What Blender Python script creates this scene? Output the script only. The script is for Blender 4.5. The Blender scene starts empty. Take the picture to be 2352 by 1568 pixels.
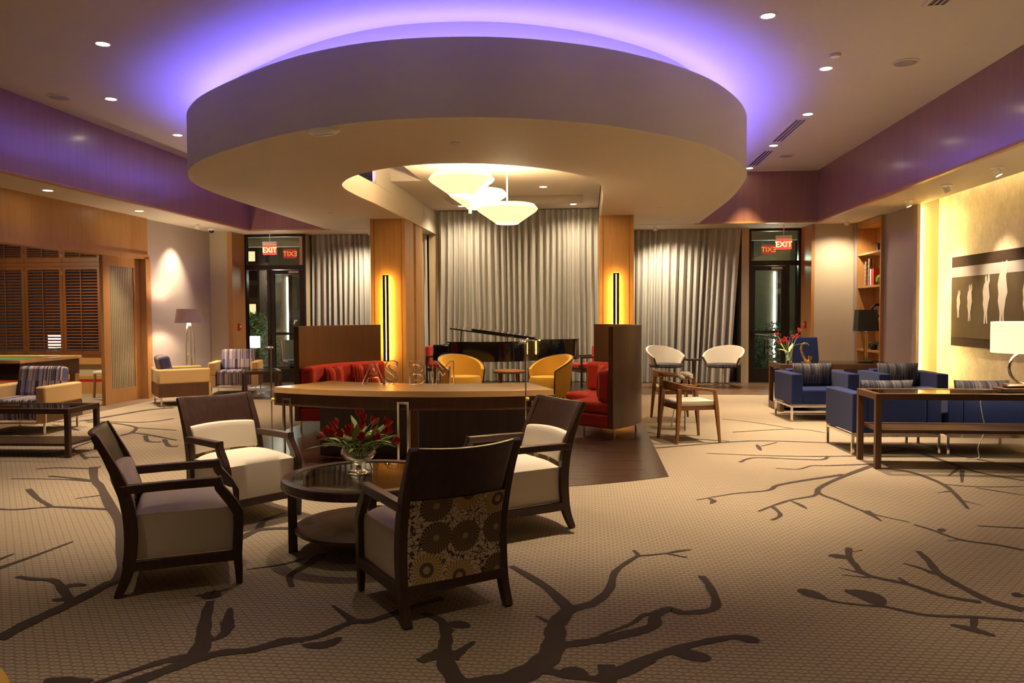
import bpy, bmesh, math, random
from mathutils import Vector, Matrix
random.seed(7)
sc = bpy.context.scene
col = sc.collection
PI = math.pi

# ------------------------------------------------------------------ camera
F_PX, EYE, CX, CY = 1817.0, 1.5, 1176.0, 784.0
PITCH, YAW, ROLL = 0.03736, 0.09627, -0.00518
fw = Vector((-math.sin(YAW)*math.cos(PITCH), math.cos(YAW)*math.cos(PITCH), -math.sin(PITCH)))
rt0 = Vector((math.cos(YAW), math.sin(YAW), 0)); up0 = rt0.cross(fw)
rt = rt0*math.cos(ROLL) + up0*math.sin(ROLL); up = up0*math.cos(ROLL) - rt0*math.sin(ROLL)
EYEP = Vector((0, 0, EYE))
cd = bpy.data.cameras.new('camera'); cam = bpy.data.objects.new('camera', cd); col.objects.link(cam)
cd.sensor_width = 36.0; cd.lens = F_PX/2352*36.0; cd.clip_start = 0.05; cd.clip_end = 200
m = Matrix((rt, up, -fw)).transposed().to_4x4(); m.translation = EYEP
cam.matrix_world = m
sc.camera = cam
# a pixel gives a direction; the plane it meets gives the place
def _ray(x, y): return fw*F_PX + rt*(x-CX) + up*(CY-y)
def ZP(x, y, z=0.0): d = _ray(x, y); return EYEP + d*((z-EYE)/d.z)
def YP(x, y, Y): d = _ray(x, y); return EYEP + d*(Y/d.y)

# ------------------------------------------------------------------ world, exposure
sc.view_settings.view_transform = 'Standard'; sc.view_settings.look = 'None'
sc.view_settings.gamma = 1.0; sc.view_settings.exposure = 1.55
sc.view_settings.use_curve_mapping = False
w = bpy.data.worlds.new('night'); sc.world = w; w.use_nodes = True
w.node_tree.nodes['Background'].inputs[0].default_value = (0.010, 0.014, 0.03, 1)
w.node_tree.nodes['Background'].inputs[1].default_value = 0.2

WARM = (1.0, 0.77, 0.50); WARM2 = (1.0, 0.80, 0.55); GOLD = (1.0, 0.72, 0.26); BLUE = (0.135, 0.115, 1.0)
LK = 1.0
def spot(loc, target, energy, size=75, blend=0.8, colr=WARM, rad=0.05, name='downlight_beam'):
    l = bpy.data.lights.new(name, 'SPOT'); l.energy = energy*LK; l.color = colr
    l.spot_size = math.radians(size); l.spot_blend = blend; l.shadow_soft_size = rad
    o = bpy.data.objects.new(name, l); col.objects.link(o); o.location = loc
    o.rotation_euler = (Vector(target)-Vector(loc)).to_track_quat('-Z', 'Y').to_euler()
    return o
def point(loc, energy, colr=WARM, rad=0.06, name='bulb'):
    l = bpy.data.lights.new(name, 'POINT'); l.energy = energy*LK; l.color = colr; l.shadow_soft_size = rad
    o = bpy.data.objects.new(name, l); col.objects.link(o); o.location = loc; return o

LOW, UPC = 3.19, 4.16            # soffit and main ceiling heights
XL, XR, YB = -6.87, 4.36, 15.65  # fascia planes

# ------------------------------------------------------------------ materials
def _mat(name):
    m = bpy.data.materials.new(name); m.use_nodes = True
    nt = m.node_tree; b = nt.nodes['Principled BSDF']; return m, nt, b
class NG:
    """tiny node helper"""
    def __init__(s, nt): s.nt = nt
    def n(s, t, **k):
        x = s.nt.nodes.new(t)
        for a, v in k.items(): setattr(x, a, v)
        return x
    def lk(s, a, b): s.nt.links.new(a, b)
    def inp(s, sock, v):
        if hasattr(v, 'is_output') or isinstance(v, bpy.types.NodeSocket): s.lk(v, sock)
        else: sock.default_value = v
    def ma(s, op, a, b=None, c=None):
        x = s.n('ShaderNodeMath', operation=op)
        s.inp(x.inputs[0], a)
        if b is not None: s.inp(x.inputs[1], b)
        if c is not None: s.inp(x.inputs[2], c)
        return x.outputs[0]
    def mix(s, f, a, b):
        x = s.n('ShaderNodeMix', data_type='RGBA')
        s.inp(x.inputs[0], f); s.inp(x.inputs[6], a); s.inp(x.inputs[7], b); return x.outputs[2]
    def obj(s): return s.n('ShaderNodeTexCoord').outputs['Object']
    def sep(s, v):
        x = s.n('ShaderNodeSeparateXYZ'); s.lk(v, x.inputs[0]); return x.outputs
    def comb(s, x, y, z):
        c = s.n('ShaderNodeCombineXYZ')
        for i, v in enumerate((x, y, z)): s.inp(c.inputs[i], v)
        return c.outputs[0]
    def scale(s, v, sc):
        x = s.n('ShaderNodeMapping'); s.lk(v, x.inputs[0]); x.inputs['Scale'].default_value = sc; return x.outputs[0]
    def noise(s, v, scale=5, detail=3, rough=0.5):
        x = s.n('ShaderNodeTexNoise'); s.lk(v, x.inputs['Vector'])
        x.inputs['Scale'].default_value = scale; x.inputs['Detail'].default_value = detail
        x.inputs['Roughness'].default_value = rough; return x.outputs['Fac']
    def ramp(s, f, stops, interp='LINEAR'):
        x = s.n('ShaderNodeValToRGB'); s.lk(f, x.inputs[0]); cr = x.color_ramp; cr.interpolation = interp
        while len(cr.elements) < len(stops): cr.elements.new(0.5)
        for e, (p, c) in zip(cr.elements, stops): e.position = p; e.color = (*c, 1)
        return x.outputs[0]
    def bump(s, h, strength=0.3, dist=0.01):
        x = s.n('ShaderNodeBump'); s.lk(h, x.inputs['Height']); x.inputs['Strength'].default_value = strength
        x.inputs['Distance'].default_value = dist; return x.outputs[0]
def C4(c): return (*c, 1.0)
def plain(name, c, rough=0.5, metal=0.0, spec=0.5, coat=0.0, var=0.06):
    m, nt, b = _mat(name); g = NG(nt)
    f = g.noise(g.obj(), 6, 4)
    a = tuple(x*(1-var) for x in c); d = tuple(min(1, x*(1+var)) for x in c)
    g.lk(g.mix(f, C4(a), C4(d)), b.inputs['Base Color'])
    b.inputs['Roughness'].default_value = rough; b.inputs['Metallic'].default_value = metal
    b.inputs['Specular IOR Level'].default_value = spec; b.inputs['Coat Weight'].default_value = coat
    return m
def wood(name, c1, c2, rough=0.4, grain=(30, 30, 1.6), coat=0.0, spec=0.4):
    m, nt, b = _mat(name); g = NG(nt)
    v = g.scale(g.obj(), grain); f = g.noise(v, 1.0, 5, 0.6)
    v2 = g.scale(g.obj(), tuple(x*0.12 for x in grain)); f2 = g.noise(v2, 1.0, 2, 0.5)
    f = g.ma('ADD', g.ma('MULTIPLY', f, 0.65), g.ma('MULTIPLY', f2, 0.35))
    g.lk(g.ramp(f, [(0.33, c1), (0.67, c2)]), b.inputs['Base Color'])
    b.inputs['Roughness'].default_value = rough; b.inputs['Coat Weight'].default_value = coat
    b.inputs['Coat Roughness'].default_value = 0.15; b.inputs['Specular IOR Level'].default_value = spec
    return m
def fabric(name, c, rough=0.95, weave=260, var=0.12):
    m, nt, b = _mat(name); g = NG(nt)
    o = g.obj(); f = g.noise(g.scale(o, (weave, weave, weave)), 1, 2)
    a = tuple(x*(1-var) for x in c); d = tuple(min(1, x*(1+var)) for x in c)
    g.lk(g.mix(f, C4(a), C4(d)), b.inputs['Base Color'])
    b.inputs['Roughness'].default_value = rough; b.inputs['Specular IOR Level'].default_value = 0.15
    b.inputs['Sheen Weight'].default_value = 0.1
    g.lk(g.bump(f, 0.15, 0.002), b.inputs['Normal'])
    return m
def emit(name, c, s):
    m, nt, b = _mat(name)
    b.inputs['Base Color'].default_value = C4(c); b.inputs['Emission Color'].default_value = C4(c)
    b.inputs['Emission Strength'].default_value = s; return m
def glass_thin(name, tint=(0.9, 0.95, 0.93), refl=1.0):
    m, nt, b = _mat(name); g = NG(nt); nt.nodes.remove(b)
    out = nt.nodes['Material Output']
    t = g.n('ShaderNodeBsdfTransparent'); t.inputs[0].default_value = C4(tint)
    s = g.n('ShaderNodeBsdfGlossy'); s.inputs['Roughness'].default_value = 0.01
    fr = g.n('ShaderNodeFresnel'); fr.inputs[0].default_value = 1.5
    mx = g.n('ShaderNodeMixShader'); g.lk(g.ma('MULTIPLY', fr.outputs[0], refl), mx.inputs[0])
    g.lk(t.outputs[0], mx.inputs[1]); g.lk(s.outputs[0], mx.inputs[2]); g.lk(mx.outputs[0], out.inputs[0])
    return m
def glass_solid(name, c=(1, 1, 1), rough=0.0):
    m, nt, b = _mat(name); b.inputs['Base Color'].default_value = C4(c)
    b.inputs['Transmission Weight'].default_value = 1.0; b.inputs['Roughness'].default_value = rough
    b.inputs['IOR'].default_value = 1.46; return m
def stripes(name, cols, axis=0, scale=40, rough=0.9):
    """random vertical woven stripes"""
    m, nt, b = _mat(name); g = NG(nt)
    s = g.sep(g.obj()); x = s[axis]
    cell = g.ma('FLOOR', g.ma('MULTIPLY', x, scale))
    other = g.ma('FLOOR', g.ma('MULTIPLY', s[2], 5.0))
    n1 = g.n('ShaderNodeTexWhiteNoise', noise_dimensions='1D'); g.lk(cell, n1.inputs['W'])
    n2 = g.n('ShaderNodeTexWhiteNoise', noise_dimensions='2D'); g.lk(g.comb(cell, other, 0.0), n2.inputs['Vector'])
    f = g.ma('ADD', g.ma('MULTIPLY', n1.outputs['Value'], 0.78), g.ma('MULTIPLY', n2.outputs['Value'], 0.22))
    k = len(cols); st = [(i/k, c) for i, c in enumerate(cols)]
    g.lk(g.ramp(f, st, 'CONSTANT'), b.inputs['Base Color'])
    b.inputs['Roughness'].default_value = rough; b.inputs['Specular IOR Level'].default_value = 0.15
    return m

M = {}
M['ceil'] = plain('ceiling_paint', (0.60, 0.53, 0.44), 0.75, var=0.02)
M['soffit'] = plain('soffit_paint', (0.58, 0.50, 0.39), 0.7, var=0.02)
M['maple'] = wood('maple_veneer', (0.36, 0.175, 0.055), (0.47, 0.245, 0.088), 0.38)
M['fascia'] = wood('fascia_veneer', (0.23, 0.095, 0.055), (0.31, 0.14, 0.078), 0.33, grain=(18, 18, 0.8), coat=0.35, spec=0.9)
M['maple_top'] = wood('maple_top', (0.50, 0.28, 0.10), (0.60, 0.36, 0.15), 0.22, grain=(2, 30, 30), coat=0.0, spec=0.5)
M['espresso'] = wood('espresso_wood', (0.034, 0.015, 0.010), (0.066, 0.030, 0.020), 0.34, spec=0.5)
M['walnut'] = wood('walnut_veneer', (0.075, 0.032, 0.014), (0.115, 0.052, 0.024), 0.36, grain=(34, 34, 1.2))
M['shutter'] = wood('shutter_wood', (0.10, 0.034, 0.010), (0.15, 0.055, 0.016), 0.4)
M['chairwood'] = wood('teak_wood', (0.19, 0.075, 0.022), (0.28, 0.12, 0.04), 0.35)
M['wall_beige'] = plain('beige_paint', (0.46, 0.38, 0.26), 0.7, var=0.03)
M['wall_lilac'] = plain('lilac_grey_wallcover', (0.36, 0.30, 0.27), 0.38, var=0.03, spec=0.5)
M['wall_tan'] = plain('tan_paint', (0.60, 0.50, 0.33), 0.7, var=0.03)
M['cream'] = fabric('cream_linen', (0.70, 0.63, 0.52))
M['tan'] = fabric('tan_microsuede', (0.55, 0.37, 0.16), var=0.06)
M['red'] = fabric('red_chenille', (0.40, 0.030, 0.022), var=0.1)
M['yellow'] = fabric('mustard_wool', (0.62, 0.37, 0.06), var=0.08)
M['white_fabric'] = fabric('offwhite_fabric', (0.62, 0.56, 0.47))
M['blue'] = fabric('navy_wool', (0.015, 0.026, 0.105), var=0.15)
M['lilac'] = fabric('lilac_shade', (0.42, 0.33, 0.36))
M['grey'] = fabric('grey_vinyl', (0.13, 0.115, 0.13), 0.5)
M['curtain'] = fabric('sheer_silver', (0.44, 0.425, 0.385), 0.6, weave=500, var=0.05)
M['chrome'] = plain('polished_chrome', (0.75, 0.72, 0.68), 0.12, 1.0, var=0.0)
M['steel'] = plain('brushed_steel', (0.55, 0.52, 0.46), 0.3, 1.0, var=0.05)
M['gold'] = plain('polished_brass', (0.80, 0.52, 0.20), 0.18, 1.0, var=0.05)
M['piano'] = plain('piano_lacquer', (0.006, 0.005, 0.005), 0.06, 0.0, 0.6, 0.6, var=0.0)
M['black'] = plain('black_plastic', (0.012, 0.011, 0.012), 0.4, var=0.0)
M['darkmetal'] = plain('bronze_metal', (0.030, 0.024, 0.022), 0.35, 0.6, var=0.0)
M['white'] = plain('white_enamel', (0.88, 0.86, 0.80), 0.4, var=0.0)
M['redplastic'] = plain('red_plastic', (0.50, 0.02, 0.02), 0.4, var=0.0)
M['pane'] = glass_thin('pane_glass', (0.82, 0.90, 0.88), 1.6)
M['reeded'] = plain('reeded_glass', (0.34, 0.28, 0.17), 0.25, 0, 0.6, var=0.1)
M['tableglass'] = glass_thin('table_glass', (0.80, 0.86, 0.80), 0.8)
M['clear'] = glass_thin('clear_vase_glass', (0.93, 0.96, 0.94), 1.0)
M['vaseglass'] = glass_solid('vase_glass', (0.97, 0.99, 0.97)); M['vaseglass'].node_tree.nodes['Principled BSDF'].inputs['IOR'].default_value = 1.3
M['acrylic'] = glass_solid('clear_acrylic', (1, 0.98, 0.95))
M['stem'] = plain('tulip_stem', (0.34, 0.45, 0.12), 0.5)
M['leaf'] = plain('tulip_leaf', (0.45, 0.58, 0.18), 0.45, var=0.25)
M['petal'] = plain('tulip_petal', (0.52, 0.016, 0.018), 0.5, var=0.3)
M['fern'] = plain('fern_leaf', (0.04, 0.12, 0.025), 0.5, var=0.3)
M['hedge'] = plain('hedge_leaf', (0.06, 0.13, 0.035), 0.5, var=0.4)
M['lime'] = plain('lime_moss', (0.30, 0.50, 0.03), 0.8, var=0.3)
M['yk'] = plain('yellow_knob', (.85, .62, .02), .4, var=0)
M['bulb'] = emit('downlight_lens', (1.0, 0.86, 0.62), 14)
M['led'] = emit('blue_led_strip', BLUE, 23)
M['bowl'] = emit('glowing_glass_bowl', (1.0, 0.84, 0.40), 0.42)
M['bowl_hot'] = emit('glowing_bowl_core', (1.0, 0.90, 0.62), 1.2)
M['sconce_strip'] = emit('sconce_light', (1.0, 0.60, 0.13), 24)
M['sconce_slit'] = emit('sconce_slit', (1.0, 0.62, 0.25), 3)
M['wallstrip'] = emit('wall_cove_strip', (1.0, 0.72, 0.24), 60)
M['slotled'] = emit('slot_led', (1.0, 0.74, 0.34), 7)
M['exit_red'] = emit('exit_red', (1.0, 0.03, 0.02), 1.1)
M['exit_txt'] = emit('exit_letters', (1.0, 0.42, 0.08), 3.0)
M['whitelight'] = emit('white_tube_light', (1.0, 0.97, 0.88), 5)
M['shade_lit'] = emit('lit_shade', (1.0, 0.82, 0.46), 0.42)
M['outlamp'] = emit('patio_lamp_shade', (1.0, 0.97, 0.92), 8)
M['litwin'] = emit('lit_window', (1.0, 0.72, 0.35), 0.55)
M['stripe_blue'] = stripes('blue_stripe_fabric', [(0.10, 0.09, 0.16), (0.30, 0.24, 0.26), (0.05, 0.045, 0.10), (0.17, 0.18, 0.30), (0.38, 0.31, 0.28), (0.02, 0.018, 0.03), (0.20, 0.13, 0.15), (0.27, 0.27, 0.34)], 0, 72)
M['stripe_red'] = stripes('red_stripe_fabric', [(0.30, 0.02, 0.02), (0.10, 0.008, 0.012), (0.45, 0.06, 0.03), (0.22, 0.015, 0.02), (0.36, 0.10, 0.06)], 0, 70)
M['grey_pillow'] = stripes('charcoal_streak_fabric', [(0.05, 0.05, 0.065), (0.09, 0.088, 0.10), (0.13, 0.125, 0.13), (0.03, 0.03, 0.045), (0.07, 0.065, 0.085)], 0, 130)

def carpet_mat():
    m, nt, b = _mat('loop_carpet'); g = NG(nt)
    s = g.sep(g.obj())
    P = 0.052
    v = g.ma('DIVIDE', s[1], P*0.62); row = g.ma('FLOOR', v)
    u = g.ma('ADD', g.ma('DIVIDE', s[0], P), g.ma('MULTIPLY', g.ma('MODULO', row, 2.0), 0.5))
    fu = g.ma('SUBTRACT', g.ma('FRACT', u), 0.5); fv = g.ma('SUBTRACT', g.ma('FRACT', v), 0.5)
    d = g.ma('SQRT', g.ma('ADD', g.ma('POWER', fu, 2.0), g.ma('POWER', fv, 2.0)))
    ring = g.ma('LESS_THAN', g.ma('ABSOLUTE', g.ma('SUBTRACT', d, 0.27)), 0.13)
    dash = g.ma('GREATER_THAN', g.ma('ABSOLUTE', fv), 0.40)
    base = C4((0.27, 0.215, 0.155)); lite = C4((0.45, 0.375, 0.275)); dark = C4((0.165, 0.122, 0.088))
    c = g.mix(g.ma('MULTIPLY', ring, 0.8), base, lite)
    c = g.mix(g.ma('MULTIPLY', dash, 0.75), c, dark)
    n = g.noise(g.obj(), 180, 2); c2 = g.mix(g.ma('MULTIPLY', n, 0.35), c, dark)
    g.lk(c2, b.inputs['Base Color']); b.inputs['Roughness'].default_value = 1.0
    b.inputs['Specular IOR Level'].default_value = 0.05
    g.lk(g.bump(g.ma('ADD', ring, n), 0.4, 0.004), b.inputs['Normal'])
    return m
M['carpet'] = carpet_mat()
M['branch'] = fabric('carpet_branch', (0.060, 0.042, 0.034), 1.0, 200, 0.25)
M['band'] = fabric('carpet_band', (0.16, 0.10, 0.06), 1.0, 200, 0.2)
M['parquet'] = wood('dark_parquet', (0.030, 0.013, 0.009), (0.060, 0.028, 0.019), 0.28, grain=(40, 3, 40), spec=0.5)
M['sheenwood'] = wood('parquet_grey_sheen', (0.10, 0.075, 0.07), (0.15, 0.115, 0.11), 0.25, grain=(3, 40, 40))  # dark shiny parquet; grey sheen of the bluish light is put into its colour
M['parquet2'] = wood('mid_parquet', (0.10, 0.06, 0.030), (0.17, 0.10, 0.055), 0.3, grain=(3, 40, 40))

def floral_mat():
    m, nt, b = _mat('medallion_upholstery'); g = NG(nt)
    s = g.sep(g.obj()); P = g.comb(s[0], s[2], 0.0)
    K = 5.4
    vo = g.n('ShaderNodeTexVoronoi', voronoi_dimensions='2D', feature='F1'); g.lk(P, vo.inputs['Vector'])
    vo.inputs['Scale'].default_value = K; vo.inputs['Randomness'].default_value = 0.42
    dist = vo.outputs['Distance']
    sub = g.n('ShaderNodeVectorMath', operation='SUBTRACT'); g.lk(P, sub.inputs[0])
    g.lk(vo.outputs['Position'], sub.inputs[1])
    q = g.sep(sub.outputs[0]); ang = g.ma('ARCTAN2', q[1], q[0])
    rnd = g.sep(vo.outputs['Color'])[0]; isdark = g.ma('GREATER_THAN', rnd, 0.5)
    ringid = g.ma('FLOOR', g.ma('MULTIPLY', dist, 16.0))
    pet = g.ma('SINE', g.ma('ADD', g.ma('MULTIPLY', ang, 26.0), g.ma('MULTIPLY', ringid, 1.57)))
    petm = g.ma('GREATER_THAN', pet, 0.1)
    dk = g.mix(petm, C4((0.085, 0.058, 0.036)), C4((0.26, 0.18, 0.11)))
    lt = g.mix(petm, C4((0.30, 0.20, 0.08)), C4((0.58, 0.43, 0.22)))
    core = g.ma('LESS_THAN', dist, 0.085); cring = g.ma('LESS_THAN', g.ma('ABSOLUTE', g.ma('SUBTRACT', dist, 0.15)), 0.05)
    lt = g.mix(cring, lt, C4((0.11, 0.085, 0.075))); dk = g.mix(core, dk, C4((0.40, 0.29, 0.15))); lt = g.mix(core, lt, C4((0.40, 0.30, 0.16)))
    med = g.mix(isdark, lt, dk)
    nz = g.noise(g.scale(P, (1, 1, 1)), 34, 1.5)
    scroll = g.ma('LESS_THAN', g.ma('ABSOLUTE', g.ma('SUBTRACT', nz, 0.5)), 0.03)
    leafn = g.ma('GREATER_THAN', g.noise(P, 22, 1), 0.66)
    bg = g.mix(g.ma('MAXIMUM', scroll, leafn), C4((0.60, 0.48, 0.36)), C4((0.07, 0.045, 0.025)))
    c = g.mix(g.ma('LESS_THAN', dist, 0.44), bg, med)
    g.lk(c, b.inputs['Base Color']); b.inputs['Roughness'].default_value = 0.8
    b.inputs['Specular IOR Level'].default_value = 0.2
    return m
M['floral'] = floral_mat()

def goldwall_mat():
    m, nt, b = _mat('gold_leaf_wallpaper'); g = NG(nt)
    v = g.scale(g.obj(), (1, 1, 0.8)); n1 = g.noise(v, 2.2, 5, 0.7); n2 = g.noise(v, 14, 4, 0.7)
    f = g.ma('ADD', g.ma('MULTIPLY', n1, 0.6), g.ma('MULTIPLY', n2, 0.4))
    g.lk(g.ramp(f, [(0.38, (0.42, 0.33, 0.19)), (0.52, (0.55, 0.45, 0.29)), (0.62, (0.62, 0.53, 0.37))]), b.inputs['Base Color'])
    b.inputs['Roughness'].default_value = 0.45; return m
M['goldwall'] = goldwall_mat()

# ------------------------------------------------------------------ mesh tools
class MB:
    def __init__(s): s.v = []; s.f = []
    def _add(s, vs, fs):
        o = len(s.v); s.v += [tuple(p) for p in vs]; s.f += [tuple(i+o for i in f) for f in fs]; return s
    def box(s, x0, x1, y0, y1, z0, z1, T=None):
        vs = [(x, y, z) for x in (x0, x1) for y in (y0, y1) for z in (z0, z1)]
        if T: vs = [T @ Vector(p) for p in vs]
        return s._add(vs, [(0, 1, 3, 2), (4, 6, 7, 5), (0, 4, 5, 1), (2, 3, 7, 6), (0, 2, 6, 4), (1, 5, 7, 3)])
    def prism(s, poly, z0, z1):
        n = len(poly); vs = [(x, y, z0) for x, y in poly] + [(x, y, z1) for x, y in poly]
        a = sum(poly[i][0]*poly[(i+1) % n][1]-poly[(i+1) % n][0]*poly[i][1] for i in range(n))
        fs = [tuple(range(n-1, -1, -1)), tuple(range(n, 2*n))] + [(i, (i+1) % n, n+(i+1) % n, n+i) for i in range(n)]
        if a < 0: fs = [tuple(reversed(f)) for f in fs]
        return s._add(vs, fs)
    def lathe(s, prof, n=24, c=(0, 0, 0), sx=1, sy=1, cap=True):
        vs = []; fs = []; k = len(prof)
        for r, z in prof:
            for i in range(n):
                a = 2*PI*i/n; vs.append((c[0]+r*sx*math.cos(a), c[1]+r*sy*math.sin(a), c[2]+z))
        for j in range(k-1):
            for i in range(n): fs.append((j*n+i, j*n+(i+1) % n, (j+1)*n+(i+1) % n, (j+1)*n+i))
        if cap:
            if prof[0][0] > 1e-5: fs.append(tuple(range(n-1, -1, -1)))
            if prof[-1][0] > 1e-5: fs.append(tuple((k-1)*n+i for i in range(n)))
        return s._add(vs, fs)
    def tube(s, path, r, n=8, closed=False):
        P = [Vector(p) for p in path]; k = len(P); R = r if isinstance(r, (list, tuple)) else [r]*k
        vs = []; fs = []; prev = None
        for i in range(k):
            if closed: t = P[(i+1) % k]-P[i-1]
            else: t = P[min(i+1, k-1)]-P[max(i-1, 0)]
            t.normalize()
            if prev is None: a = t.orthogonal().normalized()
            else:
                a = prev - t*prev.dot(t)
                a = a.normalized() if a.length > 1e-6 else t.orthogonal().normalized()
            prev = a; b = t.cross(a)
            for j in range(n):
                q = 2*PI*j/n; vs.append(P[i]+(a*math.cos(q)+b*math.sin(q))*R[i])
        for i in range(k if closed else k-1):
            i2 = (i+1) % k
            for j in range(n): fs.append((i*n+j, i*n+(j+1) % n, i2*n+(j+1) % n, i2*n+j))
        if not closed: fs += [tuple(range(n-1, -1, -1)), tuple((k-1)*n+j for j in range(n))]
        return s._add(vs, fs)
    def sweep(s, path, wx, wd, side=(1, 0, 0)):
        """rectangular bar along a path; wx across `side`, wd across the other"""
        P = [Vector(p) for p in path]; k = len(P); S = Vector(side)
        WX = wx if isinstance(wx, (list, tuple)) else [wx]*k; WD = wd if isinstance(wd, (list, tuple)) else [wd]*k
        vs = []; fs = []
        for i in range(k):
            t = (P[min(i+1, k-1)]-P[max(i-1, 0)]).normalized(); nrm = t.cross(S).normalized()
            for a, b in ((-1, -1), (1, -1), (1, 1), (-1, 1)): vs.append(P[i]+S*(a*WX[i]/2)+nrm*(b*WD[i]/2))
        for i in range(k-1):
            for j in range(4): fs.append((i*4+j, i*4+(j+1) % 4, (i+1)*4+(j+1) % 4, (i+1)*4+j))
        fs += [(3, 2, 1, 0), tuple((k-1)*4+j for j in range(4))]
        return s._add(vs, fs)
    def grid(s, fn, nu, nv):
        vs = [fn(i/nu, j/nv) for j in range(nv+1) for i in range(nu+1)]
        fs = [(j*(nu+1)+i, j*(nu+1)+i+1, (j+1)*(nu+1)+i+1, (j+1)*(nu+1)+i) for j in range(nv) for i in range(nu)]
        return s._add(vs, fs)
    def slab(s, fn, th, nu, nv):
        """closed sheet: fn(u,v)->(point, normal), thickness th"""
        A = []; B = []
        for j in range(nv+1):
            for i in range(nu+1):
                p, n = fn(i/nu, j/nv); A.append(Vector(p)); B.append(Vector(p)+Vector(n)*th)
        W = nu+1; N = len(A); fs = []
        for j in range(nv):
            for i in range(nu):
                a, b, c, d = j*W+i, j*W+i+1, (j+1)*W+i+1, (j+1)*W+i
                fs += [(d, c, b, a), (N+a, N+b, N+c, N+d)]
        for i in range(nu):
            fs += [(i, i+1, N+i+1, N+i), (nv*W+i+1, nv*W+i, N+nv*W+i, N+nv*W+i+1)]
        for j in range(nv):
            fs += [((j+1)*W, j*W, N+j*W, N+(j+1)*W), (j*W+nu, (j+1)*W+nu, N+(j+1)*W+nu, N+j*W+nu)]
        return s._add(A+B, fs)
    def obj(s, name, mat, parent=None, smooth=None, bevel=0, seg=2, sub=0, loc=None):
        me = bpy.data.meshes.new(name); me.from_pydata(s.v, [], s.f); me.update()
        bm = bmesh.new(); bm.from_mesh(me); bmesh.ops.recalc_face_normals(bm, faces=bm.faces); bm.to_mesh(me); bm.free()
        if smooth is not None:
            me.shade_smooth()
            me.set_sharp_from_angle(angle=math.radians(smooth))
        if mat: me.materials.append(M[mat] if isinstance(mat, str) else mat)
        o = bpy.data.objects.new(name, me); col.objects.link(o)
        if parent: o.parent = parent
        if loc: o.location = loc
        if bevel:
            b = o.modifiers.new('bevel', 'BEVEL'); b.width = bevel; b.segments = seg; b.limit_method = 'ANGLE'
            me.shade_smooth(); me.set_sharp_from_angle(angle=math.radians(80)); b.harden_normals = False
        if sub:
            d = o.modifiers.new('sub', 'SUBSURF'); d.levels = sub; d.render_levels = sub
        return o
def box(*a): return MB().box(*a)
def rbox(name, mat, parent, x0, x1, y0, y1, z0, z1, r=0.02, seg=3):
    return MB().box(x0, x1, y0, y1, z0, z1).obj(name, mat, parent, bevel=r, seg=seg)
def tag(o, label, cat, group=None):
    o['label'] = label; o['category'] = cat
    if group: o['group'] = group
    return o
def thing(name, label, cat, loc=(0, 0, 0), rz=0.0, group=None):
    o = bpy.data.objects.new(name, None); col.objects.link(o); o.empty_display_size = 0.1
    o.location = loc; o.rotation_euler = (0, 0, rz); return tag(o, label, cat, group)
def face_rot(fx, fy): return math.atan2(-fx, fy)      # local +Y turned to (fx, fy)
def struct(o): o['kind'] = 'structure'; return o
def copy_tree(root, loc, rz, label, parent=None):
    r = root.copy(); col.objects.link(r)
    if parent is None:
        r.location = loc; r.rotation_euler = (0, 0, rz)
        if label: r['label'] = label
    else: r.parent = parent
    for ch in list(root.children): copy_tree(ch, None, None, None, r)
    return r
def catmull(P, n=6):
    out = []; k = len(P)
    for i in range(k-1):
        p0, p1, p2, p3 = P[max(i-1, 0)], P[i], P[i+1], P[min(i+2, k-1)]
        for j in range(n):
            t = j/n
            out.append(tuple(0.5*((2*b)+(-a+c)*t+(2*a-5*b+4*c-d)*t*t+(-a+3*b-3*c+d)*t**3) for a, b, c, d in zip(p0, p1, p2, p3)))
    out.append(tuple(P[-1])); return out
def resample(P, n):
    L = [0]
    for a, b in zip(P, P[1:]): L.append(L[-1]+math.dist(a, b))
    out = []; j = 0
    for i in range(n):
        d = L[-1]*i/(n-1)
        while j < len(L)-2 and L[j+1] < d: j += 1
        t = (d-L[j])/max(L[j+1]-L[j], 1e-9); t = min(max(t, 0), 1)
        out.append(tuple(a+(b-a)*t for a, b in zip(P[j], P[j+1])))
    return out

# ================================================================== STRUCTURE
# ---- floor
floor = struct(box(-13, 7, -3, 17.6, -0.12, 0.0).obj('floor', 'carpet'))
arc = [(-1.57+4.0*math.sin(a), 10.5-4.0*math.cos(a)) for a in [math.radians(-35+70*i/40) for i in range(41)]]
isl = [(-3.86, 17.1)] + arc + [(0.72, 17.1)]
MB().prism(isl, 0.0005, 0.004).obj('parquet_island', 'parquet', floor)
box(0.73, 4.38, 14.42, 16.9, 0.0005, 0.004).obj('parquet_strip', 'parquet2', floor)
box(-6.15, -3.87, 13.25, 16.45, 0.0005, 0.004).obj('parquet_strip', 'sheenwood', floor)
box(-6.15, -3.87, 13.25, 13.62, 0.0041, 0.005).obj('parquet_border', 'parquet', floor)
box(-7.35, -6.16, 15.2, 16.45, 0.0005, 0.004).obj('parquet_strip', 'parquet2', floor)
plank = None
def lay(x0, x1, y0, y1, mat, w, L, test):
    global plank
    me = None; r = 0; y = y0
    while y + w < y1:
        x = x0 - (r % 3)*L/3; r += 1
        while x < x1:
            a, b = max(x, x0), min(x+L, x1)
            if b-a > L*0.98 and test(a, b, y, y+w):
                if me is None:
                    o = box(0, L-0.002, 0, w-0.002, 0, 0.0012).obj('plank', mat, floor); me = o.data
                else:
                    o = bpy.data.objects.new('plank', me); col.objects.link(o); o.parent = floor
                o.location = (a, y, 0.0042 + random.random()*0.0006)
            x += L
        y += w
ins = lambda a, b, c, d: (b < 0.72 and a > -3.86 and all((px+1.57)**2+(10.5-c)**2 < 3.97**2 or c > 10.5 for px in (a, b)))
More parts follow.
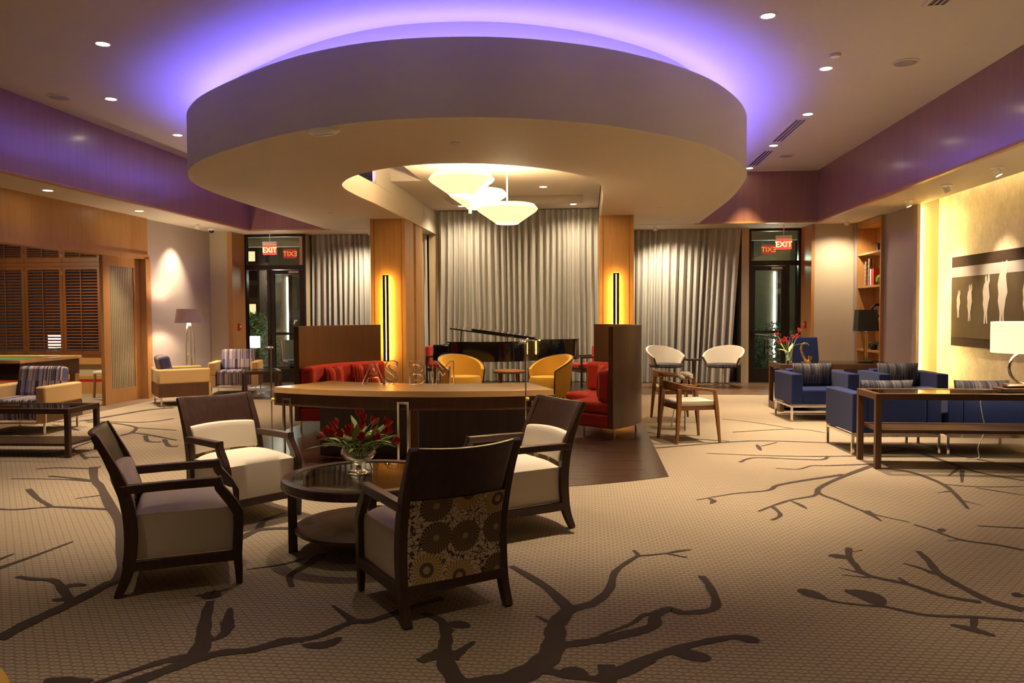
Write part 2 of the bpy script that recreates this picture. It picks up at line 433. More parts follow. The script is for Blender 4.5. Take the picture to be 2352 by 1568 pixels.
lay(-1.44, 0.74, 6.9, 9.6, 'parquet', 0.15, 0.54, ins)
lay(-3.86, -1.44, 7.0, 8.3, 'parquet', 0.15, 0.54, ins)
lay(0.74, 4.36, 14.42, 16.3, 'parquet2', 0.16, 0.9, lambda a, b, c, d: True)
box(-8.05, -7.5, 3.0, 13.3, 0.0005, 0.003).obj('threshold_band', 'band', floor)

# ---- carpet branches, traced as flat woven motifs lying in the carpet plane
def tf(ox, oy, s): return lambda p: (ox+p[0]*s, oy+p[1]*s)
T8 = tf(1400, 960, 952/2352); T7 = tf(600, 1200, 900/2352); T6 = tf(0, 1000, 700/1932); T2 = tf(0, 740, 480/2214)
BR = [
 (T8, 5, [(2352,1150),(2100,1132),(1800,1118),(1560,1070),(1440,1062),(1300,1045),(1230,1030)], .05, .03), (T8, 9, [(1230,1030),(1120,990),(1068,985)], .05, .11),
 (T8, 9, [(1540,1065),(1470,1010),(1335,978)], .15, .01), (T8, 5, [(2352,1090),(2200,1050),(2100,1010),(1880,890),(1810,810),(1750,755)], .10, .05),
 (T8, 5, [(1850,885),(1760,850),(1670,825)], .06, .02), (T8, 5, [(2110,1045),(1900,1010),(1700,945),(1460,890),(1390,830),(1360,790),(1358,735)], .06, .06),
 (T8, 9, [(1360,795),(1300,785),(1242,780)], .06, .09), (T8, 3, [(1380,758),(1435,750)], .02, .01), (T8, 3, [(1430,880),(1300,848)], .04, .01),
 (T8, 3, [(1480,905),(1315,890)], .03, .01), (T8, 3, [(1700,945),(1640,905)], .05, .02), (T8, 3, [(2072,1130),(2065,1185)], .05, .04),
 (T8, 9, [(1935,1172),(2060,1200),(2190,1238)], .06, .05), (T8, 5, [(1520,260),(1330,330),(1180,410),(1300,470),(1480,540),(1700,590)], .09, .02),
 (T8, 5, [(1450,525),(1545,585)], .10, .02), (T8, 5, [(1180,410),(1160,440),(1030,465),(920,500),(845,530)], .06, .03), (T8, 9, [(1030,470),(1080,492),(1120,515)], .04, .02),
 (T8, 3, [(925,503),(970,550),(920,580)], .05, .04), (T8, 5, [(1330,320),(980,375),(900,410),(700,430),(495,465)], .08, .02), (T8, 9, [(560,455),(590,470),(575,487)], .05, .04),
 (T8, 5, [(1730,605),(1830,635),(1990,690),(2200,720),(2352,750)], .03, .05), (T8, 9, [(1860,632),(1910,640)], .10, .03), (T8, 3, [(1990,690),(1915,698)], .02, .01),
 (T8, 5, [(1560,285),(1720,310),(1880,370),(1960,430),(2035,515)], .09, .04), (T8, 5, [(1890,375),(2100,390),(2352,388)], .04, .02), (T8, 5, [(2080,395),(2352,438)], .03, .02),
 (T8, 3, [(2010,470),(2115,495)], .03, .01), (T8, 3, [(1930,415),(1860,425)], .04, .01), (T8, 5, [(1520,260),(1240,270),(1150,270),(1070,290),(945,285)], .07, .02),
 (T8, 5, [(550,200),(960,215),(1380,215),(1600,190),(1700,170)], .03, .09), (T8, 5, [(740,250),(830,225),(1100,235),(1210,235),(1240,215)], .05, .06),
 (T8, 5, [(260,170),(700,135),(900,130),(1230,140),(1420,150)], .07, .05), (T8, 9, [(835,150),(860,185)], .05, .05), (T8, 3, [(860,160),(950,138)], .03, .03),
 (T8, 5, [(215,80),(400,110),(680,132)], .05, .05), (T8, 5, [(1740,190),(1960,265),(2100,310),(2352,355)], .10, .05), (T8, 3, [(1990,280),(1920,330)], .06, .02),
 (T8, 3, [(2000,295),(2000,365)], .06, .03), (T8, 5, [(2090,612),(2352,625)], .02, .04), (T8, 9, [(2280,998),(2352,1010)], .04, .08),
 (T8, 5, [(1280,150),(1600,165),(1900,200),(2352,285)], .10, .06), (T8, 5, [(700,80),(1050,62),(1230,85)], .05, .03), (T8, 4, [(640,5),(800,22),(1040,60)], .03, .03),
 (T7, 6, [(1180,962),(1110,850),(1100,760),(1110,680),(1080,590),(970,545)], .13, .05), (T7, 9, [(1112,612),(1180,612),(1248,628)], .09, .06), (T7, 3, [(1110,680),(1150,640)], .05, .04),
 (T7, 5, [(1140,820),(1200,770),(1280,715)], .10, .03), (T7, 5, [(1090,780),(1010,810),(950,835)], .14, .07),
 (T7, 6, [(1180,990),(1500,940),(1700,830),(1760,720),(1770,620),(1840,530),(1900,510),(2000,480),(2090,400),(2130,290),(2260,200)], .20, .04),
 (T8, 4, [(150,785),(320,768),(460,747)], .03, .02), (T8, 3, [(172,785),(135,750)], .05, .03), (T8, 3, [(320,768),(440,792)], .03, .02), (T8, 9, [(330,766),(400,752),(465,747)], .02, .015),
 (T7, 3, [(1745,610),(1650,560)], .04, .02), (T7, 5, [(1850,520),(1700,380),(1500,262)], .10, .06),
 (T7, 5, [(1740,740),(1900,725),(2100,690),(2300,640)], .10, .09), (T8, 5, [(-60,1262),(230,1190),(260,1120),(340,1085),(430,1105),(600,1075),(570,960),(520,895)], .10, .06),
 (T8, 4, [(-60,1235),(0,1215),(130,1165),(190,1120),(262,1108)], .02, .05), (T7, 5, [(1650,870),(1850,920),(2100,935),(2352,830)], .09, .05), (T7, 9, [(1780,905),(1880,885),(1960,925)], .05, .06),
 (T8, 5, [(-60,1490),(0,1455),(350,1320),(650,1250),(790,1245)], .10, .06), (T8, 9, [(720,1245),(790,1255),(850,1270)], .08, .08), (T8, 9, [(345,1320),(480,1350),(575,1370)], .10, .10), (T8, 5, [(-20,1400),(10,1568)], .10, .10),
 (T7, 5, [(-60,765),(200,710),(350,680),(540,600),(660,590),(810,540),(960,490),(1090,455)], .07, .07), (T7, 3, [(545,585),(430,500)], .07, .02), (T7, 9, [(245,735),(380,735),(480,690)], .08, .02),
 (T6, 5, [(1932,1300),(1800,1300),(1600,1360),(1400,1380),(1250,1420),(1050,1490),(760,1600)], .07, .11), (T6, 5, [(1250,1395),(1050,1430),(900,1475),(560,1590)], .10, .04),
 (T6, 5, [(1230,1420),(1290,1310),(1290,1250),(1310,1130),(1335,1050)], .13, .06), (T6, 9, [(1235,1020),(1345,1000),(1465,970)], .03, .03), (T6, 9, [(1290,1005),(1345,1010),(1400,1000)], .13, .11),
 (T6, 4, [(1300,1300),(1390,1280),(1440,1230),(1440,1180)], .04, .10), (T6, 4, [(1440,1200),(1460,1095)], .10, .03),
 (T6, 6, [(-20,1295),(200,1180),(420,1080),(650,960),(770,890),(780,760),(760,560),(690,430),(640,330),(600,280),(590,200)], .12, .10),
 (T6, 5, [(450,1060),(400,980),(340,920),(200,910),(110,895)], .08, .05), (T6, 9, [(385,968),(460,950),(548,950)], .06, .04), (T6, 9, [(430,1040),(330,1042)], .05, .04),
 (T6, 5, [(600,290),(450,270),(310,258)], .08, .05), (T6, 4, [(580,292),(380,278),(70,275)], .04, .02), (T6, 4, [(600,212),(380,205),(235,212)], .05, .03), (T6, 3, [(600,215),(640,195)], .06, .03),
 (T6, 5, [(720,470),(400,455),(300,455),(100,470),(-30,465)], .06, .04), (T6, 5, [(320,448),(240,400),(180,340)], .05, .07), (T6, 3, [(640,380),(480,400)], .03, .02),
 (T6, 4, [(-30,850),(200,770),(465,672)], .07, .02), (T6, 3, [(-20,792),(90,750)], .05, .02), (T6, 4, [(1932,780),(1780,820),(1560,850)], .04, .01), (T6, 4, [(2050,750),(1932,830),(1840,890),(1850,960)], .09, .04),
 (T6, 4, [(1510,662),(1640,600),(1850,588)], .09, .08), (T6, 4, [(1640,595),(1680,540),(1810,490)], .08, .05), (T6, 3, [(270,1568),(400,1558),(560,1575)], .10, .10),
 (T2, 5, [(560,1055),(900,1040),(1200,990),(1560,930),(1840,905)], .08, .16), (T2, 5, [(900,1045),(1500,1060),(1840,1020)], .06, .08), (T2, 4, [(740,1015),(960,985)], .03, .03),
 (T2, 5, [(920,1060),(1200,1070),(1430,1110),(1400,1165),(1280,1200)], .05, .08), (T2, 4, [(1430,1115),(1870,1145)], .05, .03), (T2, 4, [(1400,1170),(1560,1190),(1870,1250)], .06, .06),
 (T2, 4, [(1540,1200),(1570,1262),(1710,1268)], .08, .06), (T2, 4, [(1740,1240),(1790,1310),(1890,1312)], .08, .07), (T2, 4, [(980,1258),(770,1340),(850,1390),(910,1450)], .05, .06),
 (T2, 3, [(905,1432),(1060,1430)], .05, .04), (T2, 4, [(790,1335),(400,1420)], .04, .03), (T2, 4, [(620,880),(810,915),(1220,855)], .06, .05), (T2, 3, [(700,868),(770,912)], .06, .08), (T2, 4, [(990,822),(1060,820),(1120,835),(1230,828)], .06, .04),
 (T2, 4, [(560,1085),(700,1110),(835,1145)], .04, .06), (T2, 3, [(50,1175),(90,1215)], .25, .12), (T2, 4, [(120,1180),(400,1215)], .05, .03),
]
for bi, (t, n, pts, w0, w1) in enumerate(BR):
    zb = 0.0016+bi*0.00002
    P = [ZP(*t(p)) for p in pts]; P = [(p.x, p.y) for p in P]
    S = catmull(P, 6) if len(P) > 2 else resample(P, 6)
    k = len(S); vs = []; leafy = (n == 9)
    for i, (x, y) in enumerate(S):
        a, b = S[max(i-1, 0)], S[min(i+1, k-1)]; dx, dy = b[0]-a[0], b[1]-a[1]; L = math.hypot(dx, dy) or 1
        u = i/(k-1); ww = w0+(w1-w0)*u
        ww *= .70
        if leafy: ww = .8*max(w0, w1)*1.15*math.sin(PI*min(max(u, 0.04), 0.96))**0.7 + min(w0, w1)*0.10
        else: ww *= 1+0.10*math.sin(i*1.3+x*9)
        vs += [(x-dy/L*ww/2, y+dx/L*ww/2, zb), (x+dy/L*ww/2, y-dx/L*ww/2, zb)]
    mb = MB(); mb._add(vs, [(2*i, 2*i+1, 2*i+3, 2*i+2) for i in range(k-1)])
    mb.obj('woven_branch', 'branch', floor)

# ---- main ceiling and its lower soffits
ceil = struct(box(-8.2, 6.2, -3, 17.6, UPC, UPC+0.2).obj('ceiling', 'ceil'))
box(-7.95, XL-0.06, -3, YB, LOW, LOW+0.12).obj('side_soffit', 'soffit', ceil)
box(XR+0.06, 5.32, -3, 17.4, LOW, LOW+0.12).obj('side_soffit', 'soffit', ceil)
box(-7.95, -3.34, YB+0.06, 17.4, LOW, LOW+0.12).obj('rear_soffit', 'soffit', ceil)
box(0.28, XR+0.06, YB+0.06, 17.4, LOW, LOW+0.12).obj('rear_soffit', 'soffit', ceil)
# veneered fascias between soffit and ceiling
struct(box(XL-0.06, XL, -3, YB+0.06, LOW-0.0, UPC).obj('trim_1', 'fascia'))
struct(box(XR, XR+0.06, -3, YB+0.06, LOW-0.0, UPC).obj('trim_2', 'fascia'))
struct(box(XL, -5.2, YB, YB+0.06, LOW, UPC).obj('trim_3', 'fascia'))
struct(box(2.06, XR, YB, YB+0.06, LOW, UPC).obj('trim_4', 'fascia'))
for i, (x0, x1, y0, y1) in enumerate([(XL-0.066, XL+0.008, -3, YB), (XR-0.008, XR+0.066, -3, YB), (XL, -5.2, YB-0.008, YB+0.066), (2.06, XR, YB-0.008, YB+0.066)]):
    struct(box(x0, x1, y0, y1, LOW-0.012, LOW+0.022).obj('trim_%d' % (5+i), 'maple'))
# ---- the round-ended ceiling island
OUT = [(2.12,15.66),(2.14,13.86),(2.14,12.19),(2.06,10.94),(1.98,10.25),(1.86,9.72),(1.65,9.14),(1.31,8.48),(.89,7.93),(.40,7.48),(-.04,7.19),(-.57,6.96),(-1.09,6.86),(-1.71,6.87),(-2.31,7.03),(-2.93,7.35),(-3.59,7.84),(-4.17,8.34),(-4.50,8.72),(-4.77,9.12),(-5.0,9.62),(-5.16,10.19),(-5.25,11.2),(-5.27,12.44),(-5.27,13.97),(-5.27,15.66)]
INN = [(.22,15.66),(.22,13.5),(.22,12),(.18,10.89),(.10,10.41),(-.11,9.89),(-.52,9.41),(-1.0,9.1),(-1.46,8.97),(-1.94,8.99),(-2.4,9.2),(-2.84,9.58),(-3.15,10.05),(-3.29,10.5),(-3.32,11.24),(-3.29,12.19),(-3.28,14),(-3.28,15.66)]
NR = 120
ro = resample(catmull(OUT, 8), NR); ri = resample(catmull(INN, 8), NR)
def inset(P, d):
    out = []; k = len(P)
    for i in range(k):
        a, b = P[max(i-1, 0)], P[min(i+1, k-1)]; dx, dy = b[0]-a[0], b[1]-a[1]; L = math.hypot(dx, dy)
        out.append((P[i][0]+dy/L*d, P[i][1]-dx/L*d))
    return out
sgn = 1 if abs(inset(ro, 0.5)[NR//2][1]-10.5) < abs(ro[NR//2][1]-10.5) else -1
def wall_strip(P, Q, z0, z1, caps=True):
    """closed band between two offset outlines"""
    n = len(P); vs = [(x, y, z) for z in (z0, z1) for L in (P, Q) for x, y in L]; fs = []
    for i in range(n-1):
        a, b, c, d = i, i+1, n+i, n+i+1
        fs += [(a, b, d, c), (2*n+a, 2*n+c, 2*n+d, 2*n+b), (a, 2*n+a, 2*n+b, b), (c, d, 2*n+d, 2*n+c)]
    fs += [(0, n, 3*n, 2*n), (n-1, 3*n-1, 4*n-1, 2*n-1)]
    m = MB(); m._add(vs, fs); return m
isgn = 1 if abs(inset(ri, 0.5)[NR//2][1]-10.5) > abs(ri[NR//2][1]-10.5) else -1
wall_strip(inset(ro, sgn*0.0599), inset(ri, isgn*0.0499), LOW, LOW+0.05).obj('island_underside', 'soffit', ceil, smooth=40)
wall_strip(ro, inset(ro, sgn*0.06), LOW, 3.88).obj('island_fascia', 'ceil', ceil, smooth=40)
wall_strip(inset(ro, sgn*0.42), inset(ro, sgn*0.47), LOW+0.05, UPC).obj('cove_riser', 'ceil', ceil, smooth=40)
sg2 = -sgn
wall_strip(ri, inset(ri, isgn*0.05), LOW, 3.50).obj('opening_fascia', 'ceil', ceil, smooth=40)
box(-3.33, -3.28, 12.1, 17.3, 3.5, UPC).obj('opening_side', 'ceil', ceil)
box(0.225, 0.28, 10.9, 17.3, LOW+.051, UPC).obj('opening_side', 'ceil', ceil)
box(-3.33, -3.28, 15.66, 17.3, LOW, 3.5).obj('opening_side', 'ceil', ceil)
for x0, x1, y0, y1, z0 in [(-5.21, -3.28, 15.662, 15.70, LOW+.12), (.28, 2.07, 15.662, 15.70, LOW+.12), (-3.28, -2.74, 13.0, 13.04, 3.74), (-2.78, -2.74, 9.7, 13.0, 3.74)]:
    box(x0, x1, y0, y1, z0, UPC).obj('void_panel', 'ceil', ceil)
# dropped ceiling inside the opening, with a long coffer left in it near the window
for x0, x1, y0, y1 in [(-2.74, 0.21, 9.7, 14.9), (-3.27, -2.74, 13.0, 14.9), (-3.27, -2.75, 14.9, 16.0), (-0.1, 0.21, 14.9, 16.0), (-3.27, 0.21, 16.0, 17.3)]:
    box(x0, x1, y0, y1, 3.68, 3.74).obj('opening_ceiling', 'ceil', ceil)
box(-2.75, -0.1, 14.9, 16.0, 3.90, 3.95).obj('coffer_top', 'ceil', ceil)
for x0, x1, y0, y1 in [(-2.80, -2.75, 14.9, 16.0), (-0.1, -0.05, 14.9, 16.0), (-2.75, -0.1, 14.85, 14.9), (-2.75, -0.1, 16.0, 16.05)]:
    box(x0, x1, y0, y1, 3.74, 3.95).obj('coffer_side', 'ceil', ceil)
# blue LED strip lying in the cove trough behind the lip
led = MB(); L = resample(inset(ro, sgn*0.30), 90)
led.tube([(x, y, 3.79) for x, y in L], 0.03, 5)
lo = led.obj('cove_light', 'led', smooth=60); tag(lo, 'blue LED light strip in the cove on top of the round ceiling island', 'light strip')
M['led2'] = emit('pale_blue_led', (0.50, 0.46, 1.0), 14)
led = MB(); L2 = [p for p in inset(ri, isgn*0.14) if p[0] < -1.7 and p[1] < 12.9]
led.tube([(x, y, 3.40) for x, y in L2], 0.025, 5)
tag(led.obj('cove_light', 'led2'), 'short blue LED strip above the ceiling opening beside the bowl lamps', 'light strip')

# ---- walls
struct(box(5.62, 5.8, -3, 13.5, 0, UPC).obj('wall_right', 'goldwall'))
wr2 = struct(MB().box(5.25, 5.8, 13.46, 14.7, 0, LOW+0.02).obj('wall_right_pier', 'wall_lilac'))
box(5.30, 5.62, 13.40, 13.459, 0, LOW+0.3).obj('pier_return', 'wall_beige', wr2)
box(5.25, 5.2999, 13.30, 13.459, 0, LOW).obj('pier_edge', 'wall_beige', wr2)
struct(box(5.56, 5.8, 14.7, 16.1, 0, LOW+0.02).obj('wall_right_back', 'wall_beige'))
cr = struct(box(4.42, 5.8, 16.08, 17.1, 0, LOW).obj('wall_right_corner', 'wall_beige'))
box(4.36, 4.4199, 16.06, 16.93, 0, LOW).obj('veneer_panel', 'maple', cr)
box(5.16, 5.2, 15.98, 16.079, 0, LOW).obj('reveal_panel', 'wall_lilac', cr)
struct(box(-8.2, 5.8, -3.2, -3.0, 0, UPC).obj('wall_front', 'wall_beige'))
wl = struct(box(-8.0, -7.85, 13.42, 17.1, 0, LOW+0.02).obj('wall_left', 'wall_lilac'))
struct(box(-8.0, -7.80, -3, 6.0, 0, LOW).obj('wall_left_front', 'wall_beige'))
lt = struct(box(-7.98, -7.79, 6.0, 13.42, 2.54, LOW).obj('wall_left_lintel', 'maple'))
box(-8.0, -7.76, 6.0, 13.42, 2.46, 2.54).obj('lintel_rail', 'maple', lt)
box(-8.0, -7.74, 13.26, 13.42, 0, 2.46).obj('jamb', 'maple', lt)
cl = struct(box(-7.85, -7.46, 15.86, 16.5, 0, LOW).obj('wall_left_corner', 'wall_beige'))
box(-7.4599, -7.36, 15.84, 16.45, 0, LOW).obj('veneer_panel', 'maple', cl)
# rear wall: pieces between curtains and doors, plus the dark glazing behind the curtains
struct(box(-7.9, 5.8, 17.32, 17.5, 3.0, UPC).obj('wall_back', 'wall_beige'))
for i, (x0, x1, y0) in enumerate([(-6.16, -6.02, 16.5), (-4.55, -3.80, 16.9), (-3.45, -3.24, 17.02), (3.16, 3.31, 16.8), (0.3, 0.9, 16.95)]):
    struct(box(x0, x1, y0, 17.3, 0, LOW if i != 2 else 3.68).obj('wall_back_pier', 'wall_tan' if i == 2 else 'wall_beige'))
wd = struct(box(-6.0, 3.2, 17.24, 17.3, 0, 3.68).obj('window_2', None)); wd.data.materials.append(plain('night_glass', (0.02, 0.035, 0.045), 0.05, 0, 0.6, var=0))
# columns
c1 = struct(box(-3.93, -3.285, 14.08, 14.75, 0, LOW).obj('wall_column_left', 'maple'))
box(-3.80, -3.30, 15.02, 15.64, 0, LOW).obj('column_back', 'maple', c1)
box(-3.80, -3.36, 14.75, 15.02, 0, LOW).obj('column_link', 'walnut', c1)
c2 = struct(box(0.19, 0.80, 14.1, 14.75, 0, LOW).obj('wall_column_right', 'maple'))
for c, xs in ((c1, (-3.86, -3.36)), (c2, (0.26, 0.72))):
    for x in xs: box(x-0.003, x+0.003, (14.077 if c is c1 else 14.097), (14.0799 if c is c1 else 14.0999), 0, LOW).obj('joint', 'walnut', c)
# ---- games room behind the left opening
gw = struct(MB().box(-13, -7.99, 14.10, 14.25, 0, 0.64).box(-13, -7.99, 14.10, 14.25, 2.98, 3.2).box(-9.0, -7.99, 14.10, 14.25, 0.64, 2.98).box(-13, -12.2, 14.10, 14.25, 0.64, 2.98).obj('wall_games_back', 'wall_tan'))
struct(box(-13.0, -12.85, 3, 14.1, 0, 3.2).obj('wall_games_left', 'wall_tan'))
struct(box(-13.0, -8.0, 3, 3.15, 0, 3.2).obj('wall_games_front', 'wall_tan'))
struct(box(-13.0, -7.98, 3, 14.25, 3.0, 3.2).obj('ceiling_games', 'soffit'))
struct(MB().box(-12.8, -8.0, 14.06, 14.099, 0, 0.22).box(-12.8, -8.0, 14.05, 14.099, 0.27, 0.33).obj('baseboard_games', 'maple'))
struct(box(-12.8, -8.0, 14.065, 14.099, 0.22, 0.27).obj('trim_12', 'redplastic'))
# shuttered window: frame, panels, every slat
w1 = struct(MB().box(-12.2, -9.0, 14.0, 14.1, 0.64, 0.72).box(-12.2, -9.0, 14.02, 14.1, 2.88, 2.98).box(-9.08, -9.0, 14.02, 14.1, 0.72, 2.88).box(-12.2, -12.12, 14.02, 14.1, 0.72, 2.88).box(-12.12, -9.08, 14.03, 14.1, 2.40, 2.47).obj('window_1', 'shutter'))
box(-12.2, -8.95, 13.98, 14.06, 0.56, 0.68).obj('window_sill', 'maple', w1)
sm = None
pw = 0.752
for i in range(4):
    x1 = -9.085-i*(pw+0.006); x0 = x1-pw
    for z0, z1, ns in ((0.725, 2.395, 27), (2.475, 2.875, 6)):
        rail = 0.085; p = MB()
        p.box(x0, x0+0.06, 14.02, 14.06, z0, z1).box(x1-0.06, x1, 14.02, 14.06, z0, z1)
        p.box(x0+0.06, x1-0.06, 14.02, 14.06, z0, z0+rail).box(x0+0.06, x1-0.06, 14.02, 14.06, z1-0.06, z1)
        pan = p.obj('shutter_panel', 'shutter', w1)
        box((x0+x1)/2-0.007, (x0+x1)/2+0.007, 13.995, 14.008, z0+rail, z1-0.07).obj('tilt_rod', 'shutter', pan)
        for hz in (z0+0.12, z1-0.12): box(x1-0.008, x1+0.008, 14.012, 14.019, hz-0.035, hz+0.035).obj('hinge', 'steel', pan)
        for k in range(ns):
            zc = z0+rail+(z1-0.06-z0-rail)*(k+0.5)/ns
            if sm is None:
                T = Matrix.Rotation(math.radians(27), 4, 'X')
                so = MB().box(0, pw-0.124, -0.03, 0.03, -0.004, 0.004, T).obj('slat', 'shutter', pan); sm = so.data
            else: so = bpy.data.objects.new('slat', sm); col.objects.link(so); so.parent = pan
            so.location = (x0+0.062, 14.04, zc)
box(-12.12, -9.08, 14.09, 14.098, 0.72, 2.88).obj('pane', 'pane', w1)
# sliding glass door panel half across the opening
d3 = struct(MB().box(-7.92, -7.86, 12.20, 12.38, 0, 2.46).box(-7.92, -7.86, 13.08, 13.25, 0, 2.46).box(-7.92, -7.86, 12.38, 13.08, 0, 0.24).box(-7.92, -7.86, 12.38, 13.08, 2.30, 2.46).obj('door_3', 'maple'))
box(-7.895, -7.885, 12.38, 13.08, 0.24, 2.30).obj('reeded_pane', 'reeded', d3)
for i in range(14): box(-7.885, -7.877, 12.385+i*.05, 12.425+i*.05, 0.24, 2.30).obj('reed', 'reeded', d3, bevel=.006)
# ---- entrance doors: storefront frames, leaves, panes, push bars
def entrance(n, x0, xm, x1, Y, hinge_right):
    B = 0.05
    fr = MB()
    fr.box(x0, x0+B, Y, Y+0.12, 0, LOW).box(x1-B, x1, Y, Y+0.12, 0, LOW).box(x0+B, x1-B, Y, Y+0.12, LOW-B, LOW)
    fr.box(x0+B, x1-B, Y, Y+0.12, 2.43, 2.53).box(xm-0.035, xm+0.035, Y, Y+0.12, 0, 2.43)
    d = struct(fr.obj('door_%d' % n, 'darkmetal'))
    lx0, lx1, sx0, sx1 = (xm+0.035, x1-B, x0+B, xm-0.035) if hinge_right else (x0+B, xm-0.035, xm+0.035, x1-B)
    leaf = MB(); a, b = lx0+0.004, lx1-0.004
    leaf.box(a, a+0.08, Y+0.02, Y+0.07, 0.01, 2.42).box(b-0.08, b, Y+0.02, Y+0.07, 0.01, 2.42)
    leaf.box(a+0.08, b-0.08, Y+0.02, Y+0.07, 0.01, 0.30).box(a+0.08, b-0.08, Y+0.02, Y+0.07, 2.33, 2.42)
    lf = leaf.obj('door_leaf', 'darkmetal', d)
    box(a+0.08, b-0.08, Y+0.042, Y+0.05, 0.30, 2.33).obj('pane', 'pane', lf)
    MB().box(a+0.02, b-0.02, Y-0.06, Y-0.02, 1.03, 1.09).box(a+0.03, a+0.07, Y-0.02, Y+0.02, 1.04, 1.08).box(b-0.07, b-0.03, Y-0.02, Y+0.02, 1.04, 1.08).obj('push_bar', 'darkmetal', lf)
    MB().box(b-0.30, b-0.08, Y-0.03, Y+0.02, 2.35, 2.40).obj('door_closer', 'steel', lf)
    box(sx0, sx1, Y+0.05, Y+0.058, 0.30, 2.43).obj('pane', 'pane', d)
    box(sx0, sx1, Y+0.02, Y+0.09, 0.0, 0.30).obj('kick_panel', 'darkmetal', d)
    box(x0+B, x1-B, Y+0.05, Y+0.058, 2.53, LOW-B).obj('transom_pane', 'pane', d)
    return d
entrance(1, -7.38, -6.84, -6.03, 16.46, True)
entrance(2, 3.31, 4.10, 4.36, 16.82, False)
struct(box(-7.85, -7.38, 16.5, 16.6, 0, LOW).obj('wall_back_left', 'wall_beige'))

# ================================================================== FURNITURE
def interp(P, z):
    for (y0, z0), (y1, z1) in zip(P, P[1:]):
        if z <= z1: return y0+(y1-y0)*(z-z0)/(z1-z0)
    return P[-1][0]
# ---- lounge chairs round the coffee table
def lounge_chair(label, loc, f):
    t = thing('lounge_chair', label, 'chair', (*loc, 0), face_rot(*f), 'cream lounge chairs round the coffee table')
    W = 0.30
    prof = [(-.312, 0), (-.268, .10), (-.246, .20), (-.238, .35), (-.255, .50), (-.298, .64), (-.350, .76), (-.405, .87)]
    S = catmull(prof, 3)
    for sx in (-1, 1):
        n = len(S)
        wd = [0.038+0.03*math.sin(PI*min(1, i/n*1.2)) for i in range(n)]; wd[-1] = 0.03
        MB().sweep([(sx*(W-.022), y, z) for y, z in S], 0.044, wd).obj('back_leg', 'espresso', t, bevel=.004)
        fp = [(.300, 0), (.298, .08), (.292, .17), (.300, .33), (.300, .40), (.268, .46), (.205, .545), (.190, .603)]
        MB().sweep([(sx*(W-.02), y, z) for y, z in fp], [.030, .036, .044, .044, .044, .044, .044, .044], [.034, .042, .05, .052, .056, .056, .05, .05]).obj('front_leg', 'espresso', t, bevel=.004)
        MB().sweep([(sx*(W-.02), -.285, .572), (sx*(W-.02), -.05, .578), (sx*(W-.02), .216, .580)], .052, .046).obj('arm', 'espresso', t, bevel=.005)
        box(sx*W-.03 if sx > 0 else -W, W if sx > 0 else -W+.03, -.235, .28, .135, .19).obj('side_rail', 'espresso', t, bevel=.003)
    box(-W+.03, W-.03, .262, .292, .135, .19).obj('front_rail', 'espresso', t, bevel=.003)
    box(-W+.03, W-.03, -.285, -.25, .14, .19).obj('back_rail', 'espresso', t, bevel=.003)
    # upholstered seat block with a crowned top
    x1, ya, yb = W-.030, -.222, .286
    def seat(u, v):
        # closed rounded block built as a lofted section
        return None
    mb = MB(); nx, ny = 14, 14
    def top(u, v):
        x = (u*2-1)*x1; y = ya+(yb-ya)*v
        ex = 1-abs(u*2-1)**5; ey = 1-abs(v*2-1)**6
        return (x, y, .43+.055*min(ex, 1)*ey**.6*(.55+.45*math.sin(PI*(0.15+v*.75))))
    g = [top(i/nx, j/ny) for j in range(ny+1) for i in range(nx+1)]; o = len(g)
    ring = [i for i in range(nx+1)] + [j*(nx+1)+nx for j in range(1, ny+1)] + [ny*(nx+1)+i for i in range(nx-1, -1, -1)] + [j*(nx+1) for j in range(ny-1, 0, -1)]
    low = [(g[i][0], g[i][1], .19) for i in ring]
    fs = [(j*(nx+1)+i, j*(nx+1)+i+1, (j+1)*(nx+1)+i+1, (j+1)*(nx+1)+i) for j in range(ny) for i in range(nx)]
    k = len(ring); fs += [(ring[i], o+i, o+(i+1) % k, ring[(i+1) % k]) for i in range(k)] + [tuple(o+i for i in range(k-1, -1, -1))]
    mb._add(g+low, fs); mb.obj('seat', 'cream', t, smooth=50)
    bow = lambda x: -0.055*(1-(x/W)**2)
    Wi = W-.044
    mb = MB()
    mb.slab(lambda u, v: (((u*2-1)*Wi, interp(prof, .46+.20*v)+.048+bow((u*2-1)*Wi)*.7, .46+.20*v+.012*(1-(u*2-1)**2)), (0, -1, 0)), .05, 12, 5)
    mb.obj('back_cushion', 'cream', t, smooth=60, bevel=.012)
    mb = MB()
    mb.slab(lambda u, v: (((u*2-1)*(Wi+.004), interp(prof, .605+.255*v)-.006+bow((u*2-1)*Wi), .605+.255*v+.012*((u*2-1)**2)*v), (0, .026, .004)), 1.0, 16, 8)
    mb.obj('crest_panel', 'espresso', t, smooth=40, bevel=.005)
    mb = MB()
    mb.slab(lambda u, v: (((u*2-1)*(Wi+.002), interp(prof, .19+.415*v)-.022+bow((u*2-1)*Wi)*(.35+.5*v), .19+.415*v), (0, .03, 0)), 1.0, 12, 8)
    mb.obj('back_upholstery', 'floral', t, smooth=40)
    return t
ch = lounge_chair('cream lounge chair seen from behind, medallion-print back, in front of the coffee table', (-.82, 4.05), (-.6, .8))
copy_tree(ch, (-2.33, 4.30, 0), face_rot(.89, .45), 'cream lounge chair in profile showing its full cream side panel beside the coffee table')
copy_tree(ch, (-2.56, 5.62, 0), face_rot(.80, -.60), 'cream lounge chair with its whole seat front showing, between bouquet and tan armchairs')
copy_tree(ch, (-.53, 5.51, 0), face_rot(-.81, -.59), 'cream lounge chair with tall bare wooden crest, between the medallion-backed chair and curved desk')

